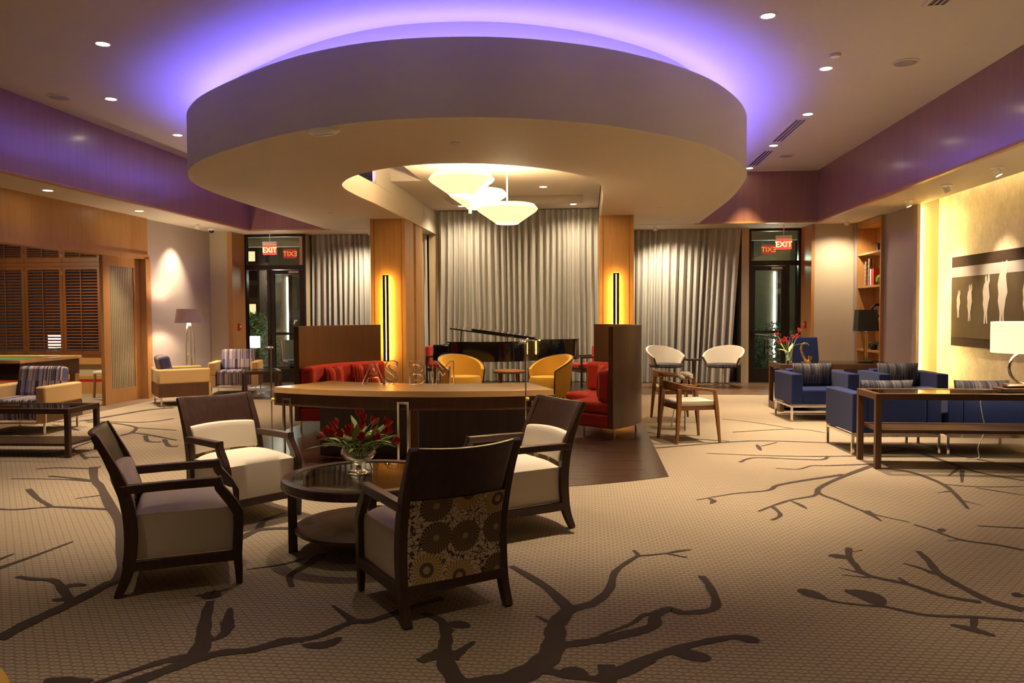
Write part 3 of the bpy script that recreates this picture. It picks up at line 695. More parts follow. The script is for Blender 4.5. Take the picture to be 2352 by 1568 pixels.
# ---- round coffee table
t = thing('coffee_table', 'round dark wood coffee table with inset glass top, among the cream chairs', 'table', (-1.42, 4.93, 0))
R = .53
mb = MB(); n = 64
pr = [(R-.075, .405), (R-.01, .405), (R, .415), (R, .455), (R-.008, .462), (R-.07, .462), (R-.075, .456)]
vs = []; fs = []
for r, z in pr:
    for i in range(n): a = 2*PI*i/n; vs.append((r*math.cos(a), r*math.sin(a), z))
k = len(pr)
for j in range(k):
    for i in range(n): fs.append((j*n+i, j*n+(i+1) % n, ((j+1) % k)*n+(i+1) % n, ((j+1) % k)*n+i))
mb._add(vs, fs); mb.obj('top_ring', 'espresso', t, smooth=40)
MB().lathe([(R-.077, .446), (R-.077, .456)], 64).obj('glass_top', 'tableglass', t, smooth=40)
MB().lathe([(R-.09, .125), (R-.08, .13), (R-.08, .15), (R-.09, .155)], 64).obj('lower_shelf', 'walnut', t, smooth=40)
for i in range(4):
    a = math.radians(200+90*i)
    T = Matrix.Translation((math.cos(a)*(R-.07), math.sin(a)*(R-.07), 0)) @ Matrix.Rotation(a, 4, 'Z')
    MB().box(-.028, .028, -.024, .024, 0, .405, T).obj('leg', 'espresso', t, bevel=.003)

# ---- tulips in a footed glass bowl on that table
TC = (-1.49, 5.0)
v = MB(); prof = [(.002, .0), (.075, .0), (.078, .006), (.03, .018), (.018, .03), (.02, .05), (.05, .07), (.095, .095), (.115, .125), (.112, .15), (.098, .165), (.108, .20), (.125, .225)]
inner = [(r-.006, z+.004) for r, z in reversed(prof[6:])] + [(.002, .075)]
vo = v.lathe(prof+inner, 40, cap=False).obj('vase', 'vaseglass', None, smooth=50, loc=(*TC, .4625))
tag(vo, 'clear glass footed bowl vase on the round coffee table', 'vase')
tulip_meshes = {}
def petal_bloom(r, h, name, openv=0.5):
    mb = MB()
    for k in range(6):
        a0 = k*PI/3+(0.5 if k % 2 else 0); rr = r*(1 if k % 2 else .86)
        def fn(u, v):
            wv = math.sin(PI*min(.98, .12+v*.86))**.8*.55
            ang = a0+(u-.5)*2*wv*1.25
            rad = rr*(math.sin(PI*(.08+.55*v))*(1+.25*openv*v)) * (1+.05*abs(u-.5))
            return (rad*math.cos(ang), rad*math.sin(ang), h*v)
        mb.grid(fn, 4, 6)
    return mb
def tulip(i, base, tip, label, group, r=.019, h=.050, leaves=1, lscale=1.0):
    B, T = Vector(base), Vector(tip)
    t = thing('tulip', label, 'flower', base, 0, group)
    d = T-B; mid = d*.5+Vector((0, 0, d.length*.12)); P = [(0, 0, 0), tuple(mid), tuple(d)]
    st = catmull(P, 5); MB().tube(st, .0032, 6).obj('stem', 'stem', t, smooth=60)
    mb = petal_bloom(r, h, 'b', random.random()); q = (d-mid).normalized()
    q = (q+Vector((0, 0, .35))).normalized(); Rm = Vector((0, 0, 1)).rotation_difference(q).to_matrix()
    mb.v = [tuple(Rm @ Vector(p)+d) for p in mb.v]; mb.obj('bloom', 'petal', t, smooth=60)
    for k in range(leaves):
        a = math.atan2(d.y, d.x)+random.uniform(-.9, .9); L = random.uniform(.15, .24)*lscale; el = random.uniform(.25, 1.25)
        dr = Vector((math.cos(a)*math.cos(el), math.sin(a)*math.cos(el), math.sin(el))); sd = Vector((-math.sin(a), math.cos(a), 0)); wL = random.uniform(.017, .027)*lscale
        bend = random.uniform(.0, .11)*lscale
        st0 = Vector(st[int(len(st)*.45)])
        def fn(u, v):
            p = st0+dr*L*v+Vector((dr.x, dr.y, -1.6))*bend*v*v*.6
            return p+sd*((u-.5)*2*wL*math.sin(PI*min(.985, .1+.9*v)))+Vector((0, 0, 1))*(abs(u-.5)*.012)
        MB().grid(fn, 2, 8).obj('leaf', 'leaf', t, smooth=80)
    return t
tp = [(-.25, .02, .07), (-.17, .05, .20), (-.15, -.05, .13), (-.09, -.08, .12), (-.07, .05, .15), (-.01, .07, .30), (.04, -.06, .20), (.05, -.10, .09), (.10, .02, .10), (.13, -.06, .07), (.18, .04, .22), (.20, -.03, .15), (.24, .00, .04), (-.19, -.04, .15), (.03, .00, .27), (-.03, -.10, .14), (.08, .08, .22)]
for i, (x, y, z) in enumerate(tp):
    b = (TC[0]+x*.12, TC[1]+y*.12, .4625+.085); e = (TC[0]+x*.92, TC[1]+y, .4625+.165+z*.60)
    tulip(i, b, e, 'dark red tulip in the glass bowl bouquet on the round coffee table', 'tulips in the bowl', leaves=2, r=.027, h=.058)

# ---- curved reception desk with maple top
DC = (-1.57, 10.55)
desk = thing('curved_desk', 'long curved dark desk with maple top and glass, behind the cream chairs', 'desk', (DC[0], DC[1], 0))
def arcband(r0, r1, a0, a1, z0, z1, n=40):
    A = [math.radians(a0+(a1-a0)*i/n) for i in range(n+1)]
    P = [(r1*math.sin(a), -r1*math.cos(a)) for a in A]; Q = [(r0*math.sin(a), -r0*math.cos(a)) for a in A]
    return wall_strip(P, Q, z0, z1)
DZ = .775
arcband(2.62, 3.40, -26.5, 21.5, DZ-.058, DZ).obj('desk_top', 'maple_top', desk, smooth=30, bevel=.003)
arcband(2.64, 3.36, -27.2, 22.2, DZ-.185, DZ-.0585).obj('apron', 'walnut', desk, smooth=30, bevel=.004)
for a0, a1 in ((-25.0, -4.6), (-2.2, 20.5)):
    arcband(2.82, 2.86, a0, a1, .02, DZ-.186).obj('modesty_panel', 'espresso', desk, smooth=30)
arcband(2.76, 2.81, -4.2, -2.6, 0.006, DZ-.186, 6).obj('divider_panel', 'chairwood', desk, smooth=30)
def loop_leg(a, r, w, name='chrome_leg'):
    a = math.radians(a); T = Matrix.Translation((r*math.sin(a), -r*math.cos(a), 0)) @ Matrix.Rotation(a, 4, 'Z')
    b = .011; mb = MB()
    mb.box(-w/2, -w/2+2*b, -b, b, .006, DZ-.10, T).box(w/2-2*b, w/2, -b, b, .006, DZ-.10, T).box(-w/2+2*b, w/2-2*b, -b, b, DZ-.122, DZ-.10, T).box(-w/2+2*b, w/2-2*b, -b, b, .006, .028, T)
    return mb.obj(name, 'chrome', desk, bevel=.002)
for px in (660, 926, 1233):
    a = 0.0
    for _ in range(8): yy = DC[1]-3.40*math.cos(a); a = math.asin((YP(px, 940, yy).x-DC[0])/3.40)
    loop_leg(math.degrees(a), 3.40, .115)
for a in (-26.0, 21.0): loop_leg(a, 2.74, .115)

# acrylic letters standing on the desk
def text_mesh(txt, size, ext, bev=0.0):
    cu = bpy.data.curves.new('txt', 'FONT'); cu.body = txt; cu.size = size; cu.extrude = ext; cu.bevel_depth = bev; cu.align_x = 'CENTER'; cu.resolution_u = 4
    tmp = bpy.data.objects.new('tmp', cu); col.objects.link(tmp); bpy.context.view_layer.update()
    me = bpy.data.meshes.new_from_object(tmp.evaluated_get(bpy.context.evaluated_depsgraph_get()))
    bpy.data.objects.remove(tmp); bpy.data.curves.remove(cu); return me
def letters_text(name, txt, size, ext, mat, loc, rz, parent=None, bev=0.0):
    me = text_mesh(txt, size, ext, bev); me.materials.clear(); me.materials.append(M[mat])
    T = Matrix.Rotation(PI/2, 4, 'X'); me.transform(T); me.name = name
    o = bpy.data.objects.new(name, me); col.objects.link(o); o.location = loc; o.rotation_euler = (0, 0, rz)
    if parent: o.parent = parent
    return o
for c, px, py in (('A', 858, 882), ('S', 900, 881), ('B', 958, 882), ('M', 1018, 882)):
    p = ZP(px, py, DZ)
    o = letters_text('acrylic_letter', c, .325, .020, 'acrylic', (p.x, p.y, DZ+.008), 0.05, bev=.007)
    serif = MB()
    tag(o, 'clear acrylic letter %s standing on the maple desk top' % c, 'letter', None)

# slim chrome reading lamps either side of the desk
def reading_lamp(loc, h, ang, label):
    t = thing('reading_lamp', label, 'lamp', (*loc, 0), ang, None)
    MB().lathe([(.12, .0), (.12, .012), (.02, .02), (.008, .03)], 28).obj('base', 'chrome', t, smooth=40)
    MB().tube([(0, 0, .02), (0, 0, h-.005)], .0062, 10).obj('pole', 'chrome', t, smooth=60)
    MB().lathe([(.0, -.017), (.013, -.012), (.017, 0), (.013, .012), (.0, .017)], 14, (.014, -.01, h*.62), cap=False).obj('dimmer_knob', 'yk', t, smooth=60)
    mb = MB(); T = Matrix.Translation((-.022, 0, h)) @ Matrix.Rotation(math.radians(-16), 4, 'Y')
    mb.lathe([(.0, .018), (.022, .015), (.034, .004), (.036, -.009), (.032, -.009), (.0, -.002)], 20, cap=False)
    mb.v = [tuple(T @ Vector((p[0]*1.25, p[1]*.8, p[2]))) for p in mb.v]
    mb.obj('lamp_head', 'chrome', t, smooth=60)
    return t
p = YP(622, 800, 6.75); reading_lamp((p.x, 6.75), p.z, 0.2, 'slim chrome reading lamp with yellow knob at the desk end toward the tan armchairs')
p = YP(1207, 787, 6.62); reading_lamp((p.x, 6.62), p.z, 0.1, 'slim chrome reading lamp with yellow knob between the desk and the tall-crested cream chair')

# ---- curved booths with high veneered backs
def arc3(p, q, bulge, n=24):
    """points on an arc p->q with sideways bulge"""
    p, q = Vector(p), Vector(q); d = q-p; L = d.length; nr = Vector((d.y, -d.x)).normalized()
    return [tuple(p+d*(i/n)+nr*(4*bulge*(i/n)*(1-i/n))) for i in range(n+1)]
def booth(label, p, q, bulge, side, loc):
    t = thing('booth_sofa', label, 'sofa', (*loc, 0))
    P = [(x-loc[0], y-loc[1]) for x, y in arc3(p, q, bulge)]
    off = lambda d: inset(P, d*side)
    wall_strip(P, off(.07), .14, 1.33).obj('back_panel', 'walnut', t, smooth=40, bevel=.004)
    def loft(d0, d1, z0, z1, name, mat, r):
        wall_strip(off(d0), off(d1), z0, z1).obj(name, mat, t, smooth=40, bevel=r, seg=3)
    loft(.07, .62, .14, .30, 'seat_base', 'red', .02)
    loft(.07, .66, .30, .44, 'seat_cushion', 'red', .04)
    loft(.07, .24, .44, .82, 'back_cushion', 'red', .05)
    for i in (1, len(P)//2, len(P)-2):
        for d in (.06, .5):
            x, y = off(d)[i]; MB().lathe([(.014, .006), (.014, .14)], 10, (x, y, 0)).obj('leg', 'chrome', t, smooth=40)
    return t, off, P
bt, boff, bP = booth('red curved booth sofa with high dark back beside the teak armchairs', (.28, 9.12), (.12, 10.95), .46, -1, (0.2, 10.0))
bt2, boff2, bP2 = booth('red curved booth sofa with high dark back behind the acrylic letters', (-3.68, 9.60), (-2.99, 11.10), -.22, 1, (-3.4, 10.2))
def pillow(name, label, cat, mat, loc, rot, w, h, d, group=None, parent=None):
    mb = MB(); n = 10; vs = []
    for s in (-1, 1):
        for j in range(n+1):
            for i in range(n+1):
                u, v = i/n*2-1, j/n*2-1
                b = (1-abs(u)**3.2)*(1-abs(v)**3.2)
                pin = 1-.05*(abs(u*v)) ; ex = 1-.06*(1-v*v)*abs(u)
                vs.append((u*w/2*(1-.04*(1-v*v)), s*(d/2)*max(b, 0)**.55, v*h/2*(1-.04*(1-u*u))))
    W = n+1; N = W*W; fs = []
    for j in range(n):
        for i in range(n):
            a = j*W+i; fs += [(a, a+1, a+W+1, a+W), (N+a+W, N+a+W+1, N+a+1, N+a)]
    mb._add(vs, fs); mb2 = mb
    me = mb2.obj(name, mat, parent, smooth=80)
    bm = bmesh.new(); bm.from_mesh(me.data); bmesh.ops.remove_doubles(bm, verts=bm.verts, dist=1e-4); bmesh.ops.recalc_face_normals(bm, faces=bm.faces); bm.to_mesh(me.data); bm.free()
    me.location = loc; me.rotation_euler = rot
    if label: tag(me, label, cat, group)
    return me
def booth_pillow(off, P, loc, i, d, label, lean=.25, w=.46, h=.36):
    x, y = off(d)[i]; a, b = P[max(i-1, 0)], P[min(i+1, len(P)-1)]; ang = math.atan2(b[1]-a[1], b[0]-a[0])
    pillow('cushion', label, 'cushion', 'stripe_red', (x+loc[0], y+loc[1], .445+h/2), (0, 0, ang), w, h, .14)
booth_pillow(boff, bP, (.2, 10.0), 4, .34, 'red striped cushion at the open end of the booth by the teak chairs', w=.40, h=.33)
booth_pillow(boff, bP, (.2, 10.0), 17, .34, 'red striped cushion lying deep inside the booth by the teak chairs', w=.50, h=.36)
booth_pillow(boff2, bP2, (-3.4, 10.2), 7, .34, 'red striped cushion nearer the panel end of the booth behind the letters')
booth_pillow(boff2, bP2, (-3.4, 10.2), 18, .34, 'red striped cushion behind the acrylic letter A in the booth')

# ---- mustard tub chairs
def tub_chair(name, label, mat, piping, loc, f, w=.76, h=.80, group=None, base='walnut'):
    t = thing(name, label, 'chair', (*loc, 0), face_rot(*f), group)
    R = w/2
    def shell(u, v):
        a = -PI*.66+u*PI*1.32       # 0 = back
        top = .50+(h-.50)*max(0, math.cos(a*.68))**.8
        z = .14+(top-.14)*v; rr = R*(.80+.20*v**.8)
        x = rr*math.sin(a); y = -rr*math.cos(a)*.98
        return (Vector((x, y, z)), Vector((-math.sin(a), math.cos(a), 0)))
    MB().slab(shell, .06, 34, 10).obj('shell', mat, t, smooth=50)
    edge = [tuple(shell(i/34, 1.0)[0]) for i in range(35)]
    e0 = [tuple(shell(0, 1-j/6)[0]) for j in range(1, 7)]; e1 = [tuple(shell(1, 1-j/6)[0]) for j in range(1, 7)]
    MB().tube(list(reversed(e0))+edge+e1, .011, 6).obj('piping', piping, t, smooth=60)
    MB().lathe([(.0, .14), (R*.74, .14), (R*.79, .18), (R*.80, .40), (R*.74, .46), (.0, .475)], 36, (0, .04, 0), cap=False).obj('seat_cushion', mat, t, smooth=50)
    for i in range(4):
        a = PI/4+i*PI/2; MB().tube([(R*.55*math.cos(a), R*.55*math.sin(a), .15), (R*.66*math.cos(a), R*.66*math.sin(a), .006)], [.018, .011], 8).obj('leg', base, t, smooth=60)
    return t
tub_chair('tub_chair', 'mustard yellow tub chair at the keyboard end of the piano', 'yellow', 'espresso', (-2.06, 12.75), (.62, -.78))
tub_chair('tub_chair', 'mustard yellow tub chair at the tail end of the piano', 'yellow', 'espresso', (-.62, 12.70), (-.72, -.69))
t = thing('side_table', 'small round light wood table between the mustard tub chairs', 'table', (-1.30, 12.9, 0))
MB().lathe([(.0, .50), (.24, .50), (.265, .51), (.27, .535), (.26, .545), (.0, .545)], 32, cap=False).obj('table_top', 'chairwood', t, smooth=40)
for i in range(4):
    a = PI/4+i*PI/2; MB().tube([(.2*math.cos(a), .2*math.sin(a), .50), (.22*math.cos(a), .22*math.sin(a), .25), (.20*math.cos(a), .20*math.sin(a), .006)], [.02, .016, .012], 8).obj('leg', 'chairwood', t, smooth=60)

# ---- grand piano, keyboard end to the left
t = thing('grand_piano', 'black lacquered grand piano with lid raised low, between the columns', 'piano', (-2.78, 13.98, 0))
LEN = 2.62
outl = catmull([(.30, 0), (.9, 0), (1.25, .02), (1.55, .16), (1.85, .42), (2.15, .62), (2.42, .74), (2.58, .92), (2.60, 1.12), (2.52, 1.28), (2.36, 1.36), (1.8, 1.42), (.30, 1.48)], 6)
MB().prism(outl, .61, .97).obj('case', 'piano', t, smooth=30)
MB().prism([(0, 0), (.30, 0), (.30, 1.48), (0, 1.48)], .62, .76).obj('keybed', 'piano', t, bevel=.006)
MB().box(.0, .30, 0, .06, .76, .92).obj('key_cheek', 'piano', t, bevel=.02)
box(.0, .30, 1.42, 1.48, .76, .92).obj('key_cheek', 'piano', t, bevel=.02)
box(.02, .17, .07, 1.41, .76, .785).obj('keyboard', 'white', t)
box(.20, .27, .07, 1.41, .76, .93).obj('fallboard', 'piano', t, bevel=.004)
# lid: tail part lies flat, front part folded and propped up at its left end
tail = [(x, y) for x, y in outl if x >= 1.86]; yn = min(y for x, y in outl if 1.8 < x < 1.95); yf = 1.42
MB().prism([(1.86, 1.43)] + [(1.86, yn)] + [(x+.008, y) for x, y in tail], .9705, .992).obj('tail_lid', 'piano', t)
th = math.radians(8.0)
T = Matrix.Translation((1.85, 0, .982)) @ Matrix.Rotation(th, 4, 'Y') @ Matrix.Translation((-1.85, 0, 0))
fl_ = [(x, y) for x, y in outl if x <= 1.80]; ff = [(x, y-.02) for x, y in fl_ if y < 1.0] + [(1.84, .42), (1.84, 1.42), (.33, 1.48)]
mb = MB().prism(ff, 0, .022); mb.v = [tuple(T @ Vector(p)) for p in mb.v]; mb.obj('lid', 'piano', t)
mb = MB().box(.62, 1.80, .44, 1.40, .024, .044); mb.v = [tuple(T @ Vector(p)) for p in mb.v]; mb.obj('front_flap', 'piano', t)
MB().tube([(.50, .06, .971), tuple(T @ Vector((.50, .06, 0)))], .009, 8).obj('lid_prop', 'piano', t)
MB().tube([(1.85, .44, .992), (1.85, .60, .992)], .012, 8).obj('hinge', 'gold', t)
for x, y in ((.30, .12), (.30, 1.36), (2.2, 1.0)):
    MB().lathe([(.05, .08), (.055, .30), (.085, .56), (.09, .68)], 14, (x, y, 0)).obj('leg', 'piano', t, smooth=40)
    MB().lathe([(.02, .006), (.035, .02), (.035, .07), (.02, .08)], 12, (x, y, 0)).obj('caster', 'gold', t, smooth=40)
MB().box(.42, .46, .62, .66, .10, .68).box(.42, .46, .82, .86, .10, .68).box(.36, .50, .56, .92, .08, .14).obj('pedal_lyre', 'piano', t)

# ---- dark framed red armchairs beyond the piano
def red_armchair(label, loc, f):
    t = thing('red_armchair', label, 'chair', (*loc, 0), face_rot(*f), 'red armchairs by the window')
    for sx in (-1, 1):
        for y in (-.25, .25): MB().sweep([(sx*.28, y, .0065), (sx*.28, y, .60)], .035, .035).obj('leg', 'espresso', t)
        MB().box(sx*.28-.02, sx*.28+.02, -.25, .27, .58, .62).obj('arm', 'espresso', t, bevel=.004)
    box(-.26, .26, -.26, .27, .30, .36).obj('seat_frame', 'espresso', t)
    rbox('seat', 'red', t, -.255, .255, -.2, .28, .36, .47, .03)
    rbox('backrest', 'red', t, -.26, .26, -.30, -.20, .40, .81, .03)
    return t
ra = red_armchair('dark framed red armchair by the keyboard end of the piano', (-2.98, 15.85-.35), (1, -.1))
ra.location = (-3.0, 16.1, 0)
rb = copy_tree(ra, (-.02, 15.9, 0), face_rot(-.9, -.4), 'dark framed red armchair beyond the tail of the piano')

# ---- white swivel chairs and their small table by the right curtain
def swivel_chair(label, loc, f):
    t = thing('swivel_chair', label, 'chair', (*loc, 0), face_rot(*f), 'white swivel chairs by the curtain')
    R = .40
    def shell(u, v):
        a = -PI*.60+u*PI*1.20; top = .58+.24*max(0, math.cos(a*.8))**.9
        z = .43+(top-.43)*v; rr = R*(.78+.24*v)
        return (Vector((rr*math.sin(a), -rr*math.cos(a)*.9, z)), Vector((-math.sin(a), math.cos(a), 0)))
    MB().slab(shell, .035, 30, 8).obj('shell', 'white_fabric', t, smooth=50)
    MB().lathe([(.0, .40), (.30, .40), (.33, .43), (.32, .47), (.0, .49)], 30, cap=False).obj('seat', 'grey_pillow', t, smooth=50)
    e = [tuple(shell(0, 1-j/5)[0]) for j in range(6)]; e2 = [tuple(shell(1, 1-j/5)[0]) for j in range(6)]
    rim = [tuple(shell(i/24, 0)[0]) for i in range(25)]
    MB().tube(e+rim+list(reversed(e2)), .014, 7).obj('frame', 'espresso', t, smooth=60)
    MB().lathe([(.022, .06), (.022, .40)], 12).obj('post', 'chrome', t, smooth=40)
    for i in range(4):
        a = .5+i*PI/2; MB().tube([(0, 0, .10), (.28*math.cos(a), .28*math.sin(a), .022)], [.014, .011], 8).obj('base_arm', 'chrome', t, smooth=60)
    return t
sw = swivel_chair('white swivel tub chair beside the maple column', (1.52, 15.75), (.55, -.84))
copy_tree(sw, (2.62, 15.75, 0), face_rot(-.55, -.84), 'white swivel tub chair beside the glass door')
t = thing('occasional_table', 'small round black table between the white swivel chairs', 'table', (2.07, 15.98, 0))
MB().lathe([(.0, .52), (.17, .52), (.175, .53), (.175, .55), (.0, .555)], 32, cap=False).obj('table_top', 'espresso', t, smooth=40)
MB().lathe([(.02, .03), (.02, .52)], 10).obj('post', 'espresso', t, smooth=40)
MB().lathe([(.13, .005), (.13, .02), (.02, .035)], 24).obj('base', 'espresso', t, smooth=40)

# ---- teak armchairs with bent rails
def teak_chair(label, loc, f):
    t = thing('teak_armchair', label, 'chair', (*loc, 0), face_rot(*f), 'teak armchairs on the carpet')
    for sx in (-1, 1):
        MB().sweep([(sx*.265, -.27, 0), (sx*.245, -.235, .42), (sx*.232, -.225, .62)], [.028, .044, .04], [.030, .052, .05]).obj('leg', 'chairwood', t, bevel=.006)
        MB().sweep([(sx*.275, .25, 0), (sx*.258, .215, .42), (sx*.25, .20, .58)], [.026, .040, .036], [.028, .046, .04]).obj('leg', 'chairwood', t, bevel=.006)
    path = []
    for i in range(29):
        u = i/28*2-1; a = u*PI/2
        if abs(u) > .55: k = (abs(u)-.55)/.45; path.append((math.copysign(.255, u), -.15+.36*k, .655-.045*k))
        else: a = u/.55*PI/2; path.append((.255*math.sin(a), -.15-.13*math.cos(a), .655+.045*math.cos(a)))
    vs = []; fs = []; n = len(path)
    for i, p in enumerate(path):
        a, b = Vector(path[max(i-1, 0)]), Vector(path[min(i+1, n-1)]); tg = (b-a).normalized(); nr = Vector((tg.y, -tg.x, 0)).normalized()
        back = max(0, 1-abs(i/14-1)/.55); hh = .032+.075*back**.7; th = .034-.008*back
        for s1, s2 in ((-1, -1), (1, -1), (1, 1), (-1, 1)): vs.append(Vector(p)+nr*(s1*th/2)+Vector((0, 0, (0 if s2 > 0 else -hh))))
    for i in range(n-1):
        for j in range(4): fs.append((i*4+j, i*4+(j+1) % 4, (i+1)*4+(j+1) % 4, (i+1)*4+j))
    fs += [(3, 2, 1, 0), tuple((n-1)*4+j for j in range(4))]
    mb = MB(); mb._add(vs, fs); mb.obj('back_rail', 'chairwood', t, bevel=.006)
    rbox('seat_frame', 'chairwood', t, -.235, .235, -.22, .21, .375, .42, .006)
    rbox('seat', 'white_fabric', t, -.245, .245, -.215, .235, .42, .475, .025)
    return t
tc = teak_chair('teak armchair with bent rail, standing nearest the red booth and wood floor', (1.165, 9.32), (.95, .30))
copy_tree(tc, (1.18, 11.05, 0), face_rot(.97, .10), 'teak armchair with bent rail, in line behind the other teak chair toward the curtain')
t = thing('drinks_table', 'small chrome-legged table between the two teak armchairs', 'table', (1.22, 10.17, 0))
MB().lathe([(.0, .50), (.20, .50), (.205, .505), (.205, .52), (.0, .525)], 32, cap=False).obj('table_top', 'walnut', t, smooth=40)
for i in range(3):
    a = .4+i*2*PI/3; MB().tube([(.10*math.cos(a), .10*math.sin(a), .50), (.20*math.cos(a), .20*math.sin(a), .008)], .008, 8).obj('leg', 'chrome', t, smooth=60)
fl = MB(); vv = MB().lathe([(.0, 0), (.045, 0), (.06, .05), (.05, .10), (.045, .10), (.05, .05), (.0, .01)], 20, cap=False)
t = thing('flower_bowl', 'small bowl of cream blossoms on the chrome-legged table', 'flowers', (1.22, 10.17, .526))
vv.obj('bowl', 'clear', t, smooth=50)
mb = MB(); rr = random.Random(3)
for i in range(26):
    a = rr.uniform(0, 2*PI); e = rr.uniform(0, 1.3); r = .085
    c = (r*math.cos(a)*math.cos(e), r*math.sin(a)*math.cos(e), .13+.06*math.sin(e)); mb.lathe([(.0, -.024), (.022, -.016), (.032, 0), (.024, .016), (.0, .024)], 8, c, cap=False)
mb.obj('blossoms', 'white_fabric', t, smooth=60)

# ---- navy cube chairs on chrome frames
def navy_chair(label, loc, rz, w=.90, d=.80):
    t = thing('navy_armchair', label, 'chair', (*loc, 0), rz, 'navy cube armchairs')
    a = .15; x = w/2; y = d/2
    for s in (-1, 1):
        x0, x1 = (s*x, s*(x-a)) if s < 0 else (x-a, x)
        rbox('arm', 'blue', t, x0, x1, -y, y, .23, .64, .012)
    rbox('backrest', 'blue', t, -x+a+.002, x-a-.002, -y, -y+.17, .23, .66, .012)
    rbox('seat', 'blue', t, -x+a+.002, x-a-.002, -y+.172, y-.005, .23, .43, .025)
    b = .014; mb = MB()
    for yy in (-y+.03, y-.03): mb.box(-x, x, yy-b, yy+b, .185, .213)
    for xx in (-x+.014, x-.014): mb.box(xx-b, xx+b, -y+.03, y-.03, .185, .213)
    for yy in (-y+.03, y-.03): mb.box(-x, x, yy-b, yy+b, .218, .230)
    mb.obj('base_frame', 'chrome', t, bevel=.002)
    for sx in (-1, 1):
        for sy in (-1, 1):
            MB().box(sx*(x-.014)-b, sx*(x-.014)+b, sy*(y-.03)-b, sy*(y-.03)+b, .005, .19).obj('leg', 'chrome', t, bevel=.002)
    return t
n1 = navy_chair('navy cube armchair with grey cushion in front of the dark writing desk', (3.16, 11.40), PI+.06)
n2 = copy_tree(n1, (4.32, 11.42, 0), PI+.03, 'navy cube armchair with grey cushion, beside the bright yellow wall')
n3 = copy_tree(n1, (3.15, 8.87, 0), .05, 'navy cube armchair turned its back, behind the bare end of the glass console')
n4 = copy_tree(n1, (4.12, 8.87, 0), .0, 'navy cube armchair turned its back, behind the lamp end of the glass console')
for o, lab in ((n1, 'grey streaked cushion on the navy chair nearest the tulip vase'), (n2, 'grey streaked cushion on the navy chair beside the yellow wall'), (n3, 'grey streaked cushion on the navy chair behind the bare console end'), (n4, 'grey streaked cushion on the navy chair behind the lamp')):
    rz = o.rotation_euler.z; R2 = Matrix.Rotation(rz, 2); q = R2 @ Vector((0, -.125))
    pillow('cushion', lab, 'cushion', 'grey_pillow', (o.location.x+q.x, o.location.y+q.y, 0.437+.16), (0, 0, rz), .56, .32, .15)

# ---- dark writing desk with its objects
DX0, DX1, DY0, DY1, DH = 2.83, 4.46, 12.02, 12.78, .715
t = thing('writing_desk', 'dark wood writing desk with glass sheet behind the navy chairs', 'desk', ((DX0+DX1)/2, (DY0+DY1)/2, 0))
hx, hy = (DX1-DX0)/2, (DY1-DY0)/2
box(-hx, hx, -hy, hy, DH-.085, DH-.008).obj('desk_top', 'walnut', t, bevel=.003)
box(-hx+.01, hx-.01, -hy+.01, hy-.01, DH-.006, DH).obj('glass_sheet', 'tableglass', t)
MB().box(-hx, -hx+.06, -hy, -hy+.07, 0, DH-.085).box(-hx, -hx+.06, hy-.07, hy, 0, DH-.085).box(-hx, -hx+.06, -hy+.07, hy-.07, 0, .10).obj('frame_leg', 'walnut', t, bevel=.003)
box(hx-.06, hx, -hy+.02, hy-.02, 0, DH-.085).obj('end_panel', 'walnut', t)
box(-hx+.10, -hx+.55, -hy+.1, hy-.05, .05, .16).obj('low_box', 'walnut', t)
box(hx-.50, hx-.06, -hy+.06, hy-.05, .10, DH-.085).obj('drawer_pedestal', 'walnut', t)
# tulips in a glass cylinder
b = YP(1812, 824, 12.3); vb = Vector((b.x, 12.3, DH+.001))
v = MB().lathe([(.002, 0), (.042, 0), (.05, .03), (.046, .10), (.052, .17), (.048, .17), (.042, .10), (.046, .03), (.002, .006)], 24, cap=False).obj('vase', 'vaseglass', None, smooth=50, loc=vb)
tag(v, 'slim clear glass vase on the dark writing desk', 'vase')
for k, (x, z) in enumerate([(-.16, .40), (-.12, .28), (-.05, .33), (.0, .27), (.05, .36), (.13, .46), (.10, .37), (-.07, .30)]):
    tulip(k, tuple(vb+Vector((x*.1, 0, .02))), tuple(vb+Vector((x, random.uniform(-.05, .05), z))), 'bright red tulip in the slim vase on the writing desk', 'tulips on the desk', r=.030, h=.062, leaves=1 if k % 2 else 0, lscale=1.2)
M['petal2'] = plain('bright_tulip_petal', (0.62, 0.04, 0.03), 0.5, var=0.2)
for o in bpy.data.objects:
    if o.name.startswith('bloom') and o.parent and 'writing desk' in o.parent['label']: o.data.materials[0] = M['petal2']
# gilt saxophone ornament
b = YP(1848, 825, 12.25); t = thing('saxophone_ornament', 'gilt saxophone ornament on the dark writing desk beside the tulips', 'ornament', (b.x, 12.25, DH))
pa = catmull([(.06, 0, .255), (.035, 0, .285), (-.01, 0, .29), (-.045, 0, .26), (-.05, 0, .19), (-.02, 0, .10), (.012, 0, .04), (.05, 0, .02), (.075, 0, .05), (.085, 0, .10)], 5)
k = len(pa); MB().tube(pa, [.010+.012*(i/k)+.016*max(0, i/k-.82)/.18 for i in range(k)], 10).obj('body', 'gold', t, smooth=60)
for i in range(10, 34, 4): x, y, z = pa[i]; MB().lathe([(.0, 0), (.010, .0), (.010, .006), (.0, .008)], 10, (x-.012, y-.018, z), cap=False).obj('key', 'chrome', t, smooth=60)
MB().lathe([(.07, .001), (.07, .012), (.03, .02)], 20, (.02, 0, 0)).obj('stand', 'gold', t, smooth=40)
